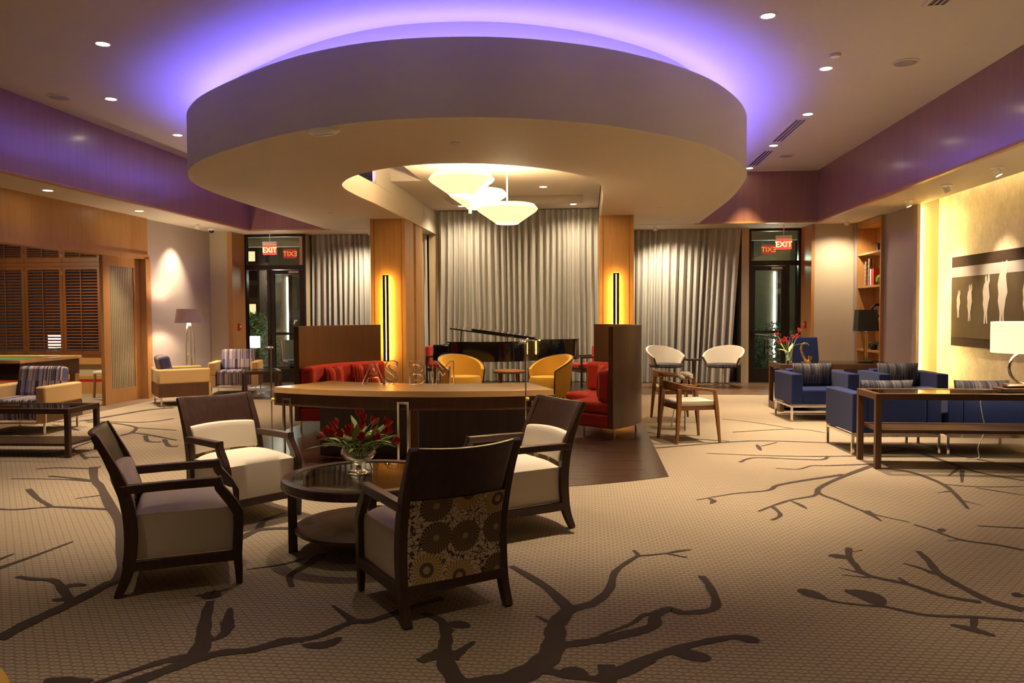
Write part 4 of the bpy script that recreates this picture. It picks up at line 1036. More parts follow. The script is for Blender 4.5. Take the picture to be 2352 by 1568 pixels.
# desk lamp with dark shade
b = YP(1988, 825, 12.4); t = thing('desk_lamp', 'lamp with black square shade and gilt stem on the writing desk', 'lamp', (b.x, 12.4, DH))
box(-.09, .09, -.07, .07, .001, .018).obj('base', 'darkmetal', t, bevel=.003)
box(-.024, -.001, -.022, .022, .018, .44).obj('stem', 'gold', t, bevel=.002); box(.001, .024, -.022, .022, .018, .44).obj('stem', 'gold', t, bevel=.002)
MB().lathe([(.01, .44), (.02, .455), (.02, .47), (.006, .48)], 12).obj('finial', 'chrome', t, smooth=40)
sh = MB(); z0, z1, a, c = .47, .79, .155, .135
for s in (1, .98): sh._add([(s*x, s*y, z) for z, h in ((z0, a), (z1, c)) for x, y in ((-h, -h*.7), (h, -h*.7), (h, h*.7), (-h, h*.7))], [(0, 1, 5, 4), (1, 2, 6, 5), (2, 3, 7, 6), (3, 0, 4, 7)])
sh.obj('shade', 'black', t)
# navy desk chair
t = thing('desk_chair', 'navy high-back desk chair behind the dark writing desk', 'chair', (3.55, 13.25, 0), PI)
MB().slab(lambda u, v: ((( u*2-1)*(.26-.035*v), -.20-.06*v, .44+.62*v), (0, -.05, 0)), 1.0, 6, 6).obj('backrest', 'blue', t, smooth=40, bevel=.015)
rbox('seat', 'blue', t, -.25, .25, -.20, .25, .42, .50, .03)
MB().lathe([(.03, .08), (.03, .42)], 12).obj('post', 'chrome', t, smooth=40)
for i in range(5):
    a = i*2*PI/5; MB().tube([(0, 0, .10), (.28*math.cos(a), .28*math.sin(a), .045)], [.02, .014], 8).obj('base_arm', 'chrome', t, smooth=60)
    MB().lathe([(.0, -.022), (.022, -.016), (.022, .016), (.0, .022)], 10, (.29*math.cos(a), .29*math.sin(a), .023), cap=False).obj('caster', 'black', t, smooth=50)

# ---- glass topped console with drum lamp
X0, X1, Y0, Y1, HH = 2.69, 4.75, 7.70, 8.24, .715
t = thing('console_table', 'long dark console table with glass top and shelf behind the navy chairs', 'table', ((X0+X1)/2, (Y0+Y1)/2, 0))
hx, hy = (X1-X0)/2, (Y1-Y0)/2; q = .055
for sx in (-1, 1):
    for sy in (-1, 1): MB().box(sx*(hx-q/2)-q/2, sx*(hx-q/2)+q/2, sy*(hy-q/2)-q/2, sy*(hy-q/2)+q/2, 0, HH-.06).obj('leg', 'walnut', t, bevel=.003)
MB().box(-hx, hx, -hy, -hy+q, HH-.06, HH).box(-hx, hx, hy-q, hy, HH-.06, HH).box(-hx, -hx+q, -hy+q, hy-q, HH-.06, HH).box(hx-q, hx, -hy+q, hy-q, HH-.06, HH).obj('top_frame', 'walnut', t, bevel=.003)
box(-hx+q, hx-q, -hy+q, hy-q, HH-.014, HH-.004).obj('glass_top', 'tableglass', t)
box(-hx+q, hx-q, -hy+.01, hy-.01, .34, .375).obj('shelf', 'walnut', t, bevel=.003)
LX, LY = 4.16, 7.97
t = thing('table_lamp', 'table lamp with cream drum shade and chrome ring on the glass console', 'lamp', (LX, LY, HH+.001))
rbox('base', 'walnut', t, -.26, .26, -.09, .09, 0, .035, .004); MB().prism([(-.20, -.06), (.20, -.06), (.20, .06), (-.20, .06)], .035, .075).obj('plinth', 'walnut', t, bevel=.02)
MB().tube([(.155*math.cos(2*PI*i/40), 0, .225+.155*math.sin(2*PI*i/40)) for i in range(40)], .014, 8, closed=True).obj('ring', 'chrome', t, smooth=60)
MB().lathe([(.008, .08), (.008, .40)], 10).obj('rod', 'chrome', t, smooth=40)
sh = MB().lathe([(.30, .37), (.30, .665)], 48, cap=False).lathe([(.295, .665), (.295, .37)], 48, cap=False); sh.obj('shade', 'shade_lit', t, smooth=60)
MB().lathe([(.0, .42), (.03, .44), (.04, .47), (.02, .51), (.0, .52)], 12, cap=False).obj('bulb', 'bulb', t, smooth=60)
crd = [(LX-.25, LY+.16, HH-.07), (LX-.26, LY+.31, .60), (LX-.25, LY+.30, .45), (LX-.22, LY+.31, .30), (LX-.27, LY+.33, .12), (LX-.26, LY+.34, .012), (LX-.40, LY+.30, .008)]
tag(MB().tube(catmull(crd, 5), .004, 6).obj('power_cord', 'white', None, smooth=60), 'thin pale lamp cord hanging behind the glass console to the carpet', 'cord')

# ---- framed sepia figure photograph on the gold wall
XW = 5.62; t = thing('framed_picture', 'long framed sepia photograph of pale dancing figures on the gold wall', 'picture', (XW, 11.4, 0))
py0, py1, pz0, pz1 = -2.1, 1.40, .95, 2.30
M['picframe'] = plain('picture_frame', (.045, .026, .016), .85, spec=.1); M['print'] = plain('sepia_print', (.10, .07, .036), .9, spec=.1, var=.15); M['mount'] = plain('picture_mount', (.42, .38, .32), .9, spec=.1, var=.05); M['figure'] = plain('pale_figure', (.55, .48, .38), .9, spec=.1, var=.12)
box(-.05, -.001, py0, py1, pz0, pz1).obj('frame', 'picframe', t, bevel=.003)
box(-.054, -.0505, py0+.02, py1-.02, pz0+.13, pz1-.16).obj('print', 'print', t)
box(-.056, -.0545, py0+.02, py1-.02, pz1-.31, pz1-.16).obj('pale_band', 'mount', t)
def figure(y, zb, h):
    """pale abstract standing figure as flat print"""
    w = h*.23
    body = [(-.30, 0), (-.22, .22), (-.42, .42), (-.62, .52), (-.50, .66), (-.42, .76), (-.62, .86), (-.52, .99), (-.30, .97), (-.24, .86), (-.12, .84), (-.10, .93), (.06, .98), (.20, .92), (.20, .83), (.42, .78), (.60, .64), (.48, .50), (.55, .40), (.30, .22), (.34, 0), (.12, 0), (.02, .22), (-.10, 0)]
    mb = MB(); n = len(body); pts = [(y+a*w, zb+b*h) for a, b in body]
    vs = [(-.0575, a, b) for a, b in pts] + [(-.0561, a, b) for a, b in pts]
    mb._add(vs, [tuple(range(n)), tuple(range(2*n-1, n-1, -1))] + [(i, (i+1) % n, n+(i+1) % n, n+i) for i in range(n)])
    mb.obj('figure', 'figure', t)
for y, zb, h in ((1.15, 1.38, .42), (.80, 1.33, .55), (.32, 1.30, .70), (-.12, 1.25, .92), (-.72, 1.28, .72), (-1.3, 1.3, .6), (-1.75, 1.33, .5)): figure(y, zb, h)

# ---- built-in bookcase with its ornaments
bx0, bx1, by0, by1 = 5.19, 5.55, 14.70, 15.97
t = thing('bookcase', 'tall built-in maple bookcase in the lilac wall recess', 'bookcase', (bx0, by0, 0))
D, Wd = bx1-bx0, by1-by0
MB().box(0, D, .001, .05, 0, LOW-.01).obj('side', 'maple', t); MB().box(0, D, Wd-.05, Wd, 0, LOW-.01).obj('side', 'maple', t)
box(0, D, .05, Wd-.05, LOW-.12, LOW-.01).obj('top_rail', 'maple', t); box(D-.02, D, .05, Wd-.05, 0, LOW-.12).obj('back_panel', 'maple', t)
SH = (.76, 1.36, 1.96, 2.58)
for z in SH: box(0.005, D-.02, .05, Wd-.05, z-.04, z).obj('shelf', 'maple', t)
box(0.005, D-.02, .05, Wd-.05, 0, .08).obj('plinth', 'maple', t)
def fern(name, label, loc, n, L, mat='fern', pot=True, up=.5):
    t = thing(name, label, 'plant', loc); r = random.Random(len(label))
    if pot: MB().lathe([(.05, .001), (.075, .10), (.078, .12), (.06, .12), (.0, .10)], 20).obj('pot', 'darkmetal', t, smooth=40)
    for k in range(n):
        a = r.uniform(0, 2*PI); l = L*r.uniform(.7, 1.1); e = r.uniform(.3, 1.1)*up+.2
        dr = Vector((math.cos(a), math.sin(a), 0)); mb = MB()
        def P(s): return dr*(l*s*math.cos(e*.6))+Vector((0, 0, .11+l*(math.sin(e)*s-.55*s*s)))
        sd = Vector((-math.sin(a), math.cos(a), 0))
        for i in range(1, 11):
            s = i/11; w = L*.22*math.sin(PI*(.15+.8*s))
            for q in (-1, 1):
                p = P(s); p2 = P(s+.06)+sd*q*w+Vector((0, 0, -.02)); p1 = P(s+.045)
                m0 = (p+p2)/2
                mb._add([p, p1, p2], [(0, 1, 2)])
        mb.tube([tuple(P(i/8)) for i in range(9)], .002, 4)
        mb.obj('frond', mat, t)
    return t
ym = lambda px, z: None
fern('potted_fern', 'green potted fern on the top shelf of the bookcase', (5.30, 15.02, 2.581), 12, .22)
fern('potted_fern', 'dark potted fern low in the bookcase behind the black shaded lamp', (5.29, 15.30, .761), 16, .20)
for k, (y, h) in enumerate(((15.62, .46), (15.44, .50))):
    pr = []
    for i in range(25): z = h*i/24; pr.append((.045+.006*math.sin(i*1.6), z+.001))
    o = MB().lathe([(.0, .001)]+pr, 18, cap=False).obj('tall_vase', glass_solid('smoky_glass%d' % k, (.35, .25, .22), .05), None, smooth=60, loc=(5.27, y, 1.96))
    tag(o, ('shorter' if k == 0 else 'taller')+' ribbed smoky glass vase on the bookcase shelf with the red book', 'vase')
def book(label, y, w, h, mat, x=5.30, lean=0):
    t = thing('book', label, 'book', (5.22, y, 1.961))
    MB().box(0, .19, 0, .004, 0, h).box(0, .19, w-.004, w, 0, h).box(0, .004, .004, w-.004, 0, h).obj('cover', mat, t)
    box(.006, .185, .0045, w-.0045, .004, h-.006).obj('pages', 'white', t)
book('white spined book on the bookcase beside the red book', 15.28, .05, .30, 'white'); book('red hardback book on the bookcase shelf', 15.14, .12, .30, 'redplastic')
mb = MB(); r = random.Random(5)
for i in range(120):
    z = r.uniform(-1, 1); a = r.uniform(0, 2*PI); q = math.sqrt(1-z*z); mb.lathe([(.0, -.02), (.017, -.01), (.02, .0), (.014, .012), (.0, .02)], 6, (.075*q*math.cos(a), .075*q*math.sin(a), .095+.075*z), cap=False)
o = mb.obj('moss_ball', 'lime', None, smooth=60, loc=(5.30, 14.99, 1.961)); tag(o, 'lime green moss ball on the bookcase shelf', 'ornament')
o = MB().lathe([(.0, .0)]+[(.13*math.sin(PI*(.08+.92*i/20)), .13-.13*math.cos(PI*(.08+.92*i/20))) for i in range(1, 21)], 28, cap=False).obj('glass_orb', 'clear', None, smooth=80, loc=(5.34, 15.25, 1.362)); tag(o, 'clear glass orb on the middle shelf of the bookcase', 'ornament')
o = MB().lathe([(.0, .001), (.04, .001), (.042, .16), (.02, .2), (.015, .26), (.02, .26), (.0, .27)], 18, cap=False).obj('bottle', glass_solid('amber_glass', (.9, .25, .04), .02), None, smooth=50, loc=(5.34, 14.92, 1.361)); tag(o, 'amber orange bottle on the middle bookcase shelf', 'bottle')

# ================================================================== LEFT SIDE
def tan_chair(label, loc, rz):
    """tan box armchair with veneered sides, striped seat and back"""
    t = thing('tan_armchair', label, 'chair', (*loc, 0), rz, 'tan box armchairs with striped upholstery')
    x, y, a = .44, .40, .13
    for s in (-1, 1):
        x0, x1 = (-x, -x+a) if s < 0 else (x-a, x)
        rbox('arm', 'tan', t, x0, x1, -y, y, .36, .60, .025)
        box(x0+.004, x1-.004, -y+.004, y-.03, .15, .362).obj('side_panel', 'walnut', t)
        rbox('arm_front', 'tan', t, x0+.002, x1-.002, y-.03, y, .15, .362, .006)
    rbox('back_frame', 'tan', t, -x+a, x-a, -y, -y+.10, .36, .59, .02)
    box(-x+a, x-a, -y+.004, -y+.10, .15, .362).obj('back_panel', 'walnut', t)
    rbox('seat', 'stripe_blue', t, -x+a+.003, x-a-.003, -y+.10, y-.005, .18, .44, .03)
    o = rbox('back_cushion', 'stripe_blue', t, -x+a+.006, x-a-.006, -.10, .08, .0, .40, .05); o.location = (0, -y+.20, .42); o.rotation_euler = (math.radians(12), 0, 0)
    for sx in (-1, 1):
        for sy in (-1, 1): MB().box(sx*(x-.05)-.011, sx*(x-.05)+.011, sy*(y-.05)-.011, sy*(y-.05)+.011, .006, .15).obj('leg', 'chrome', t, bevel=.002)
    MB().box(-x+.05, x-.05, -y+.045, -y+.055, .135, .15).box(-x+.05, x-.05, y-.055, y-.045, .135, .15).obj('leg_bar', 'chrome', t)
    return t
t1 = tan_chair('tan armchair with dark veneered side, in front of the lilac shaded floor lamp', (-6.80, 12.62), face_rot(.80, .60))
copy_tree(t1, (-6.62, 14.35, 0), face_rot(.28, -.96), 'tan armchair with blue striped back beside the glass door')
copy_tree(t1, (-7.17, 9.55, 0), face_rot(.06, -1), 'tan armchair with blue striped back behind the long low dark table')
def end_table(name, label, loc, rz, w, d, h, shelf):
    t = thing(name, label, 'table', (*loc, 0), rz); q = .05
    for sx in (-1, 1):
        for sy in (-1, 1): MB().box(sx*(w/2-q/2)-q/2, sx*(w/2-q/2)+q/2, sy*(d/2-q/2)-q/2, sy*(d/2-q/2)+q/2, 0, h-.055).obj('leg', 'espresso', t, bevel=.003)
    MB().box(-w/2, w/2, -d/2, -d/2+q, h-.055, h).box(-w/2, w/2, d/2-q, d/2, h-.055, h).box(-w/2, -w/2+q, -d/2+q, d/2-q, h-.055, h).box(w/2-q, w/2, -d/2+q, d/2-q, h-.055, h).obj('top_frame', 'espresso', t, bevel=.003)
    box(-w/2+q, w/2-q, -d/2+q, d/2-q, h-.014, h-.004).obj('glass_top', 'tableglass', t)
    if shelf: box(-w/2+.02, w/2-.02, -d/2+.02, d/2-.02, .12, .145).obj('shelf', 'espresso', t)
    return t
end_table('end_table', 'dark glass topped table between the tan armchairs and the glass door', (-5.75, 13.45), .5, .62, .62, .50, False)
end_table('low_table', 'long low dark table with shelf in front of the striped armchair', (-6.10, 7.98), .03, 1.40, .56, .515, True)

# floor lamp with hairpin legs
t = thing('floor_lamp', 'floor lamp with lilac drum shade and hairpin metal legs by the lilac wall', 'lamp', (-7.28, 13.85, 0))
for w, hgt, y in ((.155, 1.33, .02), (.095, 1.30, -.02), (.11, .76, .0)):
    pts = []
    for i in range(25):
        u = i/24*2-1; pts.append((y, w*math.copysign(abs(math.sin(u*PI/2))**.85, u), .012+hgt*(1-abs(u)**2.6) if False else .008+hgt*math.cos(u*PI/2)**.42))
    pts[0] = (y, -w, .008); pts[-1] = (y, w, .008)
    MB().tube(pts, .008, 7).obj('hairpin_leg', 'steel', t, smooth=60)
MB().lathe([(.008, 1.32), (.008, 1.40)], 8).obj('stem', 'steel', t, smooth=40)
MB().lathe([(.035, 1.27), (.04, 1.31), (.02, 1.34)], 14).obj('collar', 'white', t, smooth=40)
sh = MB().lathe([(.245, 1.33), (.205, 1.585)], 40, cap=False).lathe([(.20, 1.585), (.24, 1.33)], 40, cap=False); sh.obj('shade', 'lilac', t, smooth=60)
# pool table and wooden chair in the games room
t = thing('pool_table', 'pool table with pale wooden rail and dark body in the games room', 'table', (-9.45, 11.35, 0))
hx, hy = 1.30, .70
MB().box(-hx, hx, -hy, -hy+.12, .79, .84).box(-hx, hx, hy-.12, hy, .79, .84).box(-hx, -hx+.12, -hy+.12, hy-.12, .79, .84).box(hx-.12, hx, -hy+.12, hy-.12, .79, .84).obj('rail', 'maple_top', t, bevel=.008)
box(-hx+.12, hx-.12, -hy+.12, hy-.12, .74, .80).obj('felt_bed', plain('green_felt', (.03, .12, .05), .95), t)
box(-hx+.03, hx-.03, -hy+.03, hy-.03, .55, .79).obj('cabinet', 'espresso', t, bevel=.005)
for sx in (-1, 1):
    for sy in (-1, 1): MB().sweep([(sx*(hx-.10), sy*(hy-.10), 0), (sx*(hx-.08), sy*(hy-.08), .55)], [.08, .10], [.08, .10]).obj('leg', 'maple', t, bevel=.006)
t = thing('dining_chair', 'light wood chair with cream seat half hidden by the sliding door', 'chair', (-8.62, 13.55, 0), face_rot(-1, .0))
for sx in (-1, 1):
    MB().sweep([(sx*.19, -.22, 0), (sx*.185, -.19, .44), (sx*.18, -.24, .80)], .032, .034).obj('leg', 'chairwood', t, bevel=.004)
    MB().sweep([(sx*.20, .20, 0), (sx*.19, .18, .43)], .032, .034).obj('leg', 'chairwood', t, bevel=.004)
box(-.17, .17, -.25, -.225, .60, .78).obj('backrest', 'chairwood', t, bevel=.004); rbox('seat', 'white_fabric', t, -.21, .21, -.19, .22, .42, .48, .02)
# mustard pouf just entering the frame
p = ZP(46, 1552, .20)
o = MB().lathe([(.0, 0), (.20, 0), (.25, .05), (.26, .20), (.23, .29), (.15, .335), (.0, .35)], 32, cap=False).obj('pouf', 'yellow', None, smooth=60, loc=(p.x-.084, p.y-.33, .001)); tag(o, 'mustard round pouf at the edge of the carpet near the profile chair', 'pouf')

# ---- curtains
def curtain(label, x0, x1, Y, z1, n, seed, taper=0.0, amp=.085):
    r = random.Random(seed); ph = [r.uniform(.75, 1.3) for _ in range(n)]; tot = sum(ph); edges = [0]
    for a in ph: edges.append(edges[-1]+a/tot)
    sway = [r.uniform(-.35, .35) for _ in range(n+1)]; am = [r.uniform(.6, 1.2) for _ in range(n)]
    def fn(u, v):
        k = 0
        while k < n-1 and edges[k+1] < u: k += 1
        s = (u-edges[k])/(edges[k+1]-edges[k])
        low = 1-v
        shift = (sway[k]*(1-s)+sway[k+1]*s)/n*(low**1.3)
        x = x0+(x1-x0-taper*low)*(u+shift)
        y = Y+amp*am[k]*(.55+.6*low)*math.cos(2*PI*s)
        return (x, y, .015+(z1-.015)*v)
    o = MB().grid(fn, n*10, 16).obj('curtain', 'curtain', None, smooth=80)
    return tag(o, label, 'curtain', 'silver sheer curtains')
curtain('pleated silver curtain behind the booth with the acrylic letters', -6.0, -4.62, 16.75, LOW-.005, 12, 1)
curtain('wide pleated silver curtain behind the grand piano', -3.22, .26, 16.9, 3.67, 27, 2)
curtain('narrow strip of silver curtain squeezed beside the maple column by the piano', -3.80, -3.46, 16.85, 3.18, 5, 3, amp=.03)
curtain('pleated silver curtain pulled aside behind the white swivel chairs', .86, 3.14, 16.72, LOW-.005, 17, 4, taper=.22)

# ---- exit signs
def exit_sign(label, x, Y, zt):
    t = thing('exit_sign', label, 'sign', (x, Y, LOW), -.08, 'exit signs')
    MB().lathe([(.008, -.21), (.008, -.001)], 8).obj('stem', 'white', t, smooth=40)
    MB().box(-.155, .155, -.03, .03, -.275, -.205).obj('housing', 'white', t, bevel=.004)
    box(-.145, .145, -.012, .012, -.475, -.276).obj('panel', 'exit_red', t)
    for s in (-1, 1): box(s*.148-.003, s*.148+.003, -.016, .016, -.475, -.276).obj('edge', 'white', t)
    letters_text('lettering', 'EXIT', .155, .003, 'exit_txt', (0, -.016, -.43), 0, t)
    letters_text('lettering', 'EXIT', .155, .003, 'exit_txt', (0, .016, -.43), PI, t)
p = YP(620, 575, 15.95); exit_sign('red EXIT sign above the glass door near the tan armchairs', p.x, 15.95, 0)
p = YP(1800, 560, 16.2); exit_sign('red EXIT sign above the glass door near the writing desk', p.x, 16.2, 0)
# fire alarm pull stations
def pull(label, loc, rz):
    t = thing('fire_alarm', label, 'alarm', loc, rz)
    box(-.05, .05, -.04, -.001, -.07, .07).obj('case', 'redplastic', t, bevel=.006)
    box(-.032, .032, -.048, -.0405, -.015, .015).obj('pull_bar', 'white', t, bevel=.003)
pull('red fire alarm on the maple panel above the tan armchairs', (-7.36, 16.10, 1.22), PI/2)
pull('red fire alarm on the maple panel above the writing desk', (4.36, 16.42, 1.22), -PI/2)
# column sconces
def sconce(label, x, Y, z0, z1):
    t = thing('wall_sconce', label, 'wall lamp', (x, Y, z0)); h = z1-z0
    MB().box(-.052, -.016, -.15, -.11, 0, h).box(.016, .052, -.15, -.11, 0, h).box(-.016, .016, -.125, -.11, 0, h).obj('housing', 'darkmetal', t, bevel=.004)
    box(-.006, .006, -.132, -.126, .02, h-.02).obj('front_slit', 'sconce_slit', t)
    box(-.035, .035, -.1095, -.104, .03, h-.03).obj('back_light', 'sconce_strip', t)
    for z in (.1, h-.12): box(-.012, .012, -.1035, -.001, z, z+.02).obj('bracket', 'darkmetal', t)
p = YP(886.5, 632, 13.98); sconce('tall slim wall sconce glowing on the maple column behind the letter S', p.x, 14.08, .62, 2.17)
p = YP(1415, 628, 14.0); sconce('tall slim wall sconce glowing on the maple column behind the tall curved panel', p.x, 14.10, .62, 2.17)
# vertical light strip at the end of the gold wall
t = thing('wall_light_strip', 'vertical light strip tucked behind the lilac pier edge at the gold wall', 'light strip', (5.318, 13.385, .3))
box(-.008, .004, -.015, .008, 0, 2.85).obj('strip', 'wallstrip', t); box(-.010, .006, .008, .0145, 0, 2.85).obj('channel', 'steel', t)
t = thing('slot_light', 'warm light strip hidden in the ceiling slot above the gold wall', 'light strip', (5.36, 6.0, 3.40)); box(-.02, .02, -6.5, 7.2, 0, .03).obj('strip', 'slotled', t); box(-.03, -.0205, -6.5, 7.2, -.01, .04).obj('channel', 'steel', t)

# ---- pendants: glass bowls
def pendant(label, px, py, Y, D, top):
    p = YP(px, py, Y); t = thing('pendant_lamp', label, 'lamp', (p.x, Y, p.z)); r = D/2
    prof = [(r*.90, .055), (r, .0), (r*.95, -.03), (r*.40, -.19), (r*.38, -.20)]
    mb = MB().lathe(prof, 48, cap=False).lathe([(a-.008, b+.004) for a, b in reversed(prof)], 48, cap=False); mb.obj('bowl', 'bowl', t, smooth=50)
    MB().lathe([(.0, -.205), (r*.36, -.205), (r*.38, -.195), (.0, -.19)], 32, cap=False).obj('bottom_disc', 'bowl_hot', t, smooth=50)
    MB().lathe([(.010, -.19), (.010, top-p.z-.02)], 8).obj('stem', 'white', t, smooth=40)
    MB().lathe([(.06, top-p.z-.03), (.06, top-p.z-.001)], 20).obj('canopy', 'white', t, smooth=40)
    point((p.x, Y, p.z-.04), 75, (1, .80, .50), .12, 'pendant_bulb')
pendant('glowing glass bowl pendant, highest of the three in the ceiling opening', 1060, 412, 10.15, .85, 3.68)
pendant('glowing glass bowl pendant, farthest from the desk of the three in the ceiling opening', 1098, 447, 11.5, .85, 3.68)
pendant('glowing glass bowl pendant, lowest of the three in the ceiling opening', 1165, 480, 10.95, .85, 3.68)
p = YP(1080, 490, 10.78); o = MB().lathe([(.022, p.z), (.022, 3.679)], 12).obj('hanging_rod', 'bowl', None, smooth=40, loc=(p.x, 10.78, 0)); tag(o, 'slim hanging rod among the three glowing glass bowls', 'light fitting')

# ---- recessed fixtures
def downlight(label, x, y, z, e, size=64, group='ceiling downlights', r=.075, aim=None, colr=WARM):
    t = thing('downlight', label, 'downlight', (x, y, z), 0, group)
    n = 24; vs = []; fs = []
    for q, zz in ((r*.82, -.004), (r, -.004), (r, -.0005), (r*.82, -.0005)):
        for i in range(n): a = 2*PI*i/n; vs.append((q*math.cos(a), q*math.sin(a), zz))
    for j in range(4):
        for i in range(n): fs.append((j*n+i, j*n+(i+1) % n, ((j+1) % 4)*n+(i+1) % n, ((j+1) % 4)*n+i))
    mb = MB(); mb._add(vs, fs); mb.obj('trim', 'white', t)
    MB().lathe([(r*.80, -.003), (r*.80, -.0006)], 24).obj('lens', 'bulb', t)
    if e: spot((x, y, z-.02), aim or (x, y, 0), e, size, .9, colr)
LC = 'recessed downlight in the high ceiling '
for lab, x, y, e in (('between the oblong emergency light and games room fascia', -4.76, 7.48, 120), ('beside the speaker above the games room opening', -5.88, 9.38, 180), ('above the sliding door side of the round island', -6.09, 11.37, 260),
                     ('by the island front on the console side', 1.62, 7.44, 260), ('beside the small smoke detector', 2.61, 9.11, 520), ('before the long vent farther from the bookcase', 2.97, 11.18, 420), ('between the two linear vents', 2.98, 13.22, 320), ('beyond the last linear vent by the rear fascia', 3.00, 15.25, 200)):
    downlight(LC+lab, x, y, UPC, e)
for lab, x, y, e in (('over the pair of cream chairs near the tan armchairs', -3.30, 6.25, 330), ('over the coffee table', -1.57, 5.9, 60), ('over the cream chair with the tall bare crest', .25, 6.25, 280), ('behind the profile chair near the entry', -3.2, 2.4, 55), ('over the open carpet behind the medallion chair', -.6, 2.0, 60), ('over the carpet before the console', 2.4, 2.6, 55), ('beside the vent before the console', 2.6, 5.0, 50)):
    downlight(LC+lab, x, y, UPC, e)
for lab, x, y, e in (('above the long low table', -7.34, 10.21, 120), ('above the sliding door', -7.34, 12.42, 120)): downlight('recessed downlight in the games side soffit '+lab, x, y, LOW, e, 62)
for lab, x, y, e in (('by the keyboard end of the piano', -2.6, 16.2, 80), ('in the middle of the coffered ceiling', -.78, 13.9, 120), ('by the tail end of the piano', -.3, 16.2, 80)): downlight('recessed downlight inside the ceiling opening '+lab, x, y, 3.68, e, 150, aim=(x, y+.15, 0))
# adjustable spots on the soffit and rear soffit
def spot_fixture(label, x, y, tgt, e, size=60, colr=WARM2, vis=True):
    t = thing('spotlight', label, 'spotlight', (x, y, LOW), 0, 'adjustable soffit spotlights')
    MB().lathe([(.075, -.010), (.075, -.001)], 24).obj('plate', 'white', t, smooth=40)
    d = (Vector(tgt)-Vector((x, y, LOW-.05))).normalized(); T = Matrix.Translation((0, 0, -.05)) @ Vector((0, 0, -1)).rotation_difference(d).to_matrix().to_4x4()
    mb = MB().lathe([(.035, .03), (.042, .02), (.042, -.05), (.036, -.05), (.034, -.03), (.0, -.03)], 20); mb.v = [tuple(T @ Vector(p)) for p in mb.v]; mb.obj('head', 'white', t, smooth=40)
    mb = MB().lathe([(.033, -.036), (.033, -.032)], 16); mb.v = [tuple(T @ Vector(p)) for p in mb.v]; mb.obj('lens', 'bulb', t)
    p = Vector((x, y, LOW-.05))+d*.07; spot(tuple(p), tgt, e, size, .9, colr, .03, 'spot_beam')
spot_fixture('adjustable white spotlight on the soffit nearest the drum lamp', 4.86, 10.03, (5.6, 9.6, 1.5), 95)
spot_fixture('adjustable white spotlight on the soffit above the sepia picture', 4.85, 11.34, (5.6, 11.3, 1.5), 95)
spot_fixture('adjustable white spotlight on the soffit beside the lilac pier', 4.92, 12.83, (5.6, 12.6, 1.4), 95)
spot_fixture('adjustable white spotlight before the tall bookcase', 4.83, 15.45, (4.75, 15.9, .6), 55, 140)
spot_fixture('adjustable white spotlight before the curtain with the white swivel chairs', 1.32, 15.95, (1.9, 16.6, 0.3), 100, 130)
spot_fixture('adjustable white spotlight before the curtain behind the lettered booth', -4.45, 15.95, (-5.1, 16.6, 0.3), 100, 130)
spot_fixture('adjustable white spotlight washing the lilac wall above the floor lamp', -7.34, 14.35, (-7.85, 14.30, 1.6), 110, 78)
point((-7.28, 13.85, 1.47), 30, WARM2, .05, 'floor_lamp_bulb')
point((LX, LY, HH+.50), 16, WARM2, .06, 'table_lamp_bulb')
spot((-9.9, 11.4, 2.95), (-9.9, 13.6, 0), 120, 130, .6, WARM, .1, 'games_light'); spot((-8.9, 13.0, 2.95), (-8.9, 13.4, 0), 60, 110, .6, WARM, .1, 'games_light')
downlight('recessed downlight in the games room ceiling over the pool table', -9.9, 11.4, 3.0, 0); downlight('recessed downlight in the games room ceiling near the shutters', -8.9, 13.0, 3.0, 0)
# speakers, detectors, vents, camera
def disc(name, label, cat, x, y, z, r, h, mat, group=None):
    t = thing(name, label, cat, (x, y, z), 0, group)
    MB().lathe([(.0, -h), (r*.80, -h), (r*.84, -h*.8), (.0, -h*.8)], 28, cap=False).obj('grille', mat, t, smooth=40)
    MB().lathe([(r*.84, -h), (r, -h*.5), (r, -.0005), (r*.84, -.0005)], 28, cap=False).obj('rim', 'ceil', t, smooth=40)
M['yk'] = M.get('yk'); M['grille'] = plain('speaker_grille', (.33, .29, .25), .8, var=.05)
disc('ceiling_speaker', 'round ceiling speaker above the console table', 'speaker', 3.40, 8.98, UPC, .14, .012, 'grille'); disc('ceiling_speaker', 'round ceiling speaker beside the far linear vent', 'speaker', 3.39, 14.09, UPC, .14, .012, 'grille'); disc('ceiling_speaker', 'round ceiling speaker above the games room opening', 'speaker', -6.45, 9.22, UPC, .14, .012, 'grille')
disc('smoke_detector', 'small round smoke detector in the high ceiling', 'detector', 2.56, 8.62, UPC, .06, .03, 'white')
disc('sprinkler_cap', 'small round sprinkler cap under the front bend of the round island', 'sprinkler', -1.32, 7.88, LOW, .045, .008, 'soffit'); disc('sprinkler_cap', 'small round sprinkler cap under the island arm toward the tan armchairs', 'sprinkler', -4.34, 13.12, LOW, .045, .008, 'soffit'); disc('sprinkler_cap', 'small round sprinkler cap under the island arm toward the white chairs', 'sprinkler', 1.16, 13.19, LOW, .045, .008, 'soffit')
t = thing('emergency_light', 'oblong white emergency light under the front rim of the round island', 'light fitting', (-2.42, 7.16, LOW), -.25)
MB().lathe([(.0, -.05), (.12, -.05), (.165, -.025), (.17, -.0005)], 28, sx=1, sy=.5, cap=False).obj('cover', 'white', t, smooth=40); box(-.11, .11, -.012, .012, -.058, -.0505).obj('lens', 'white', t)
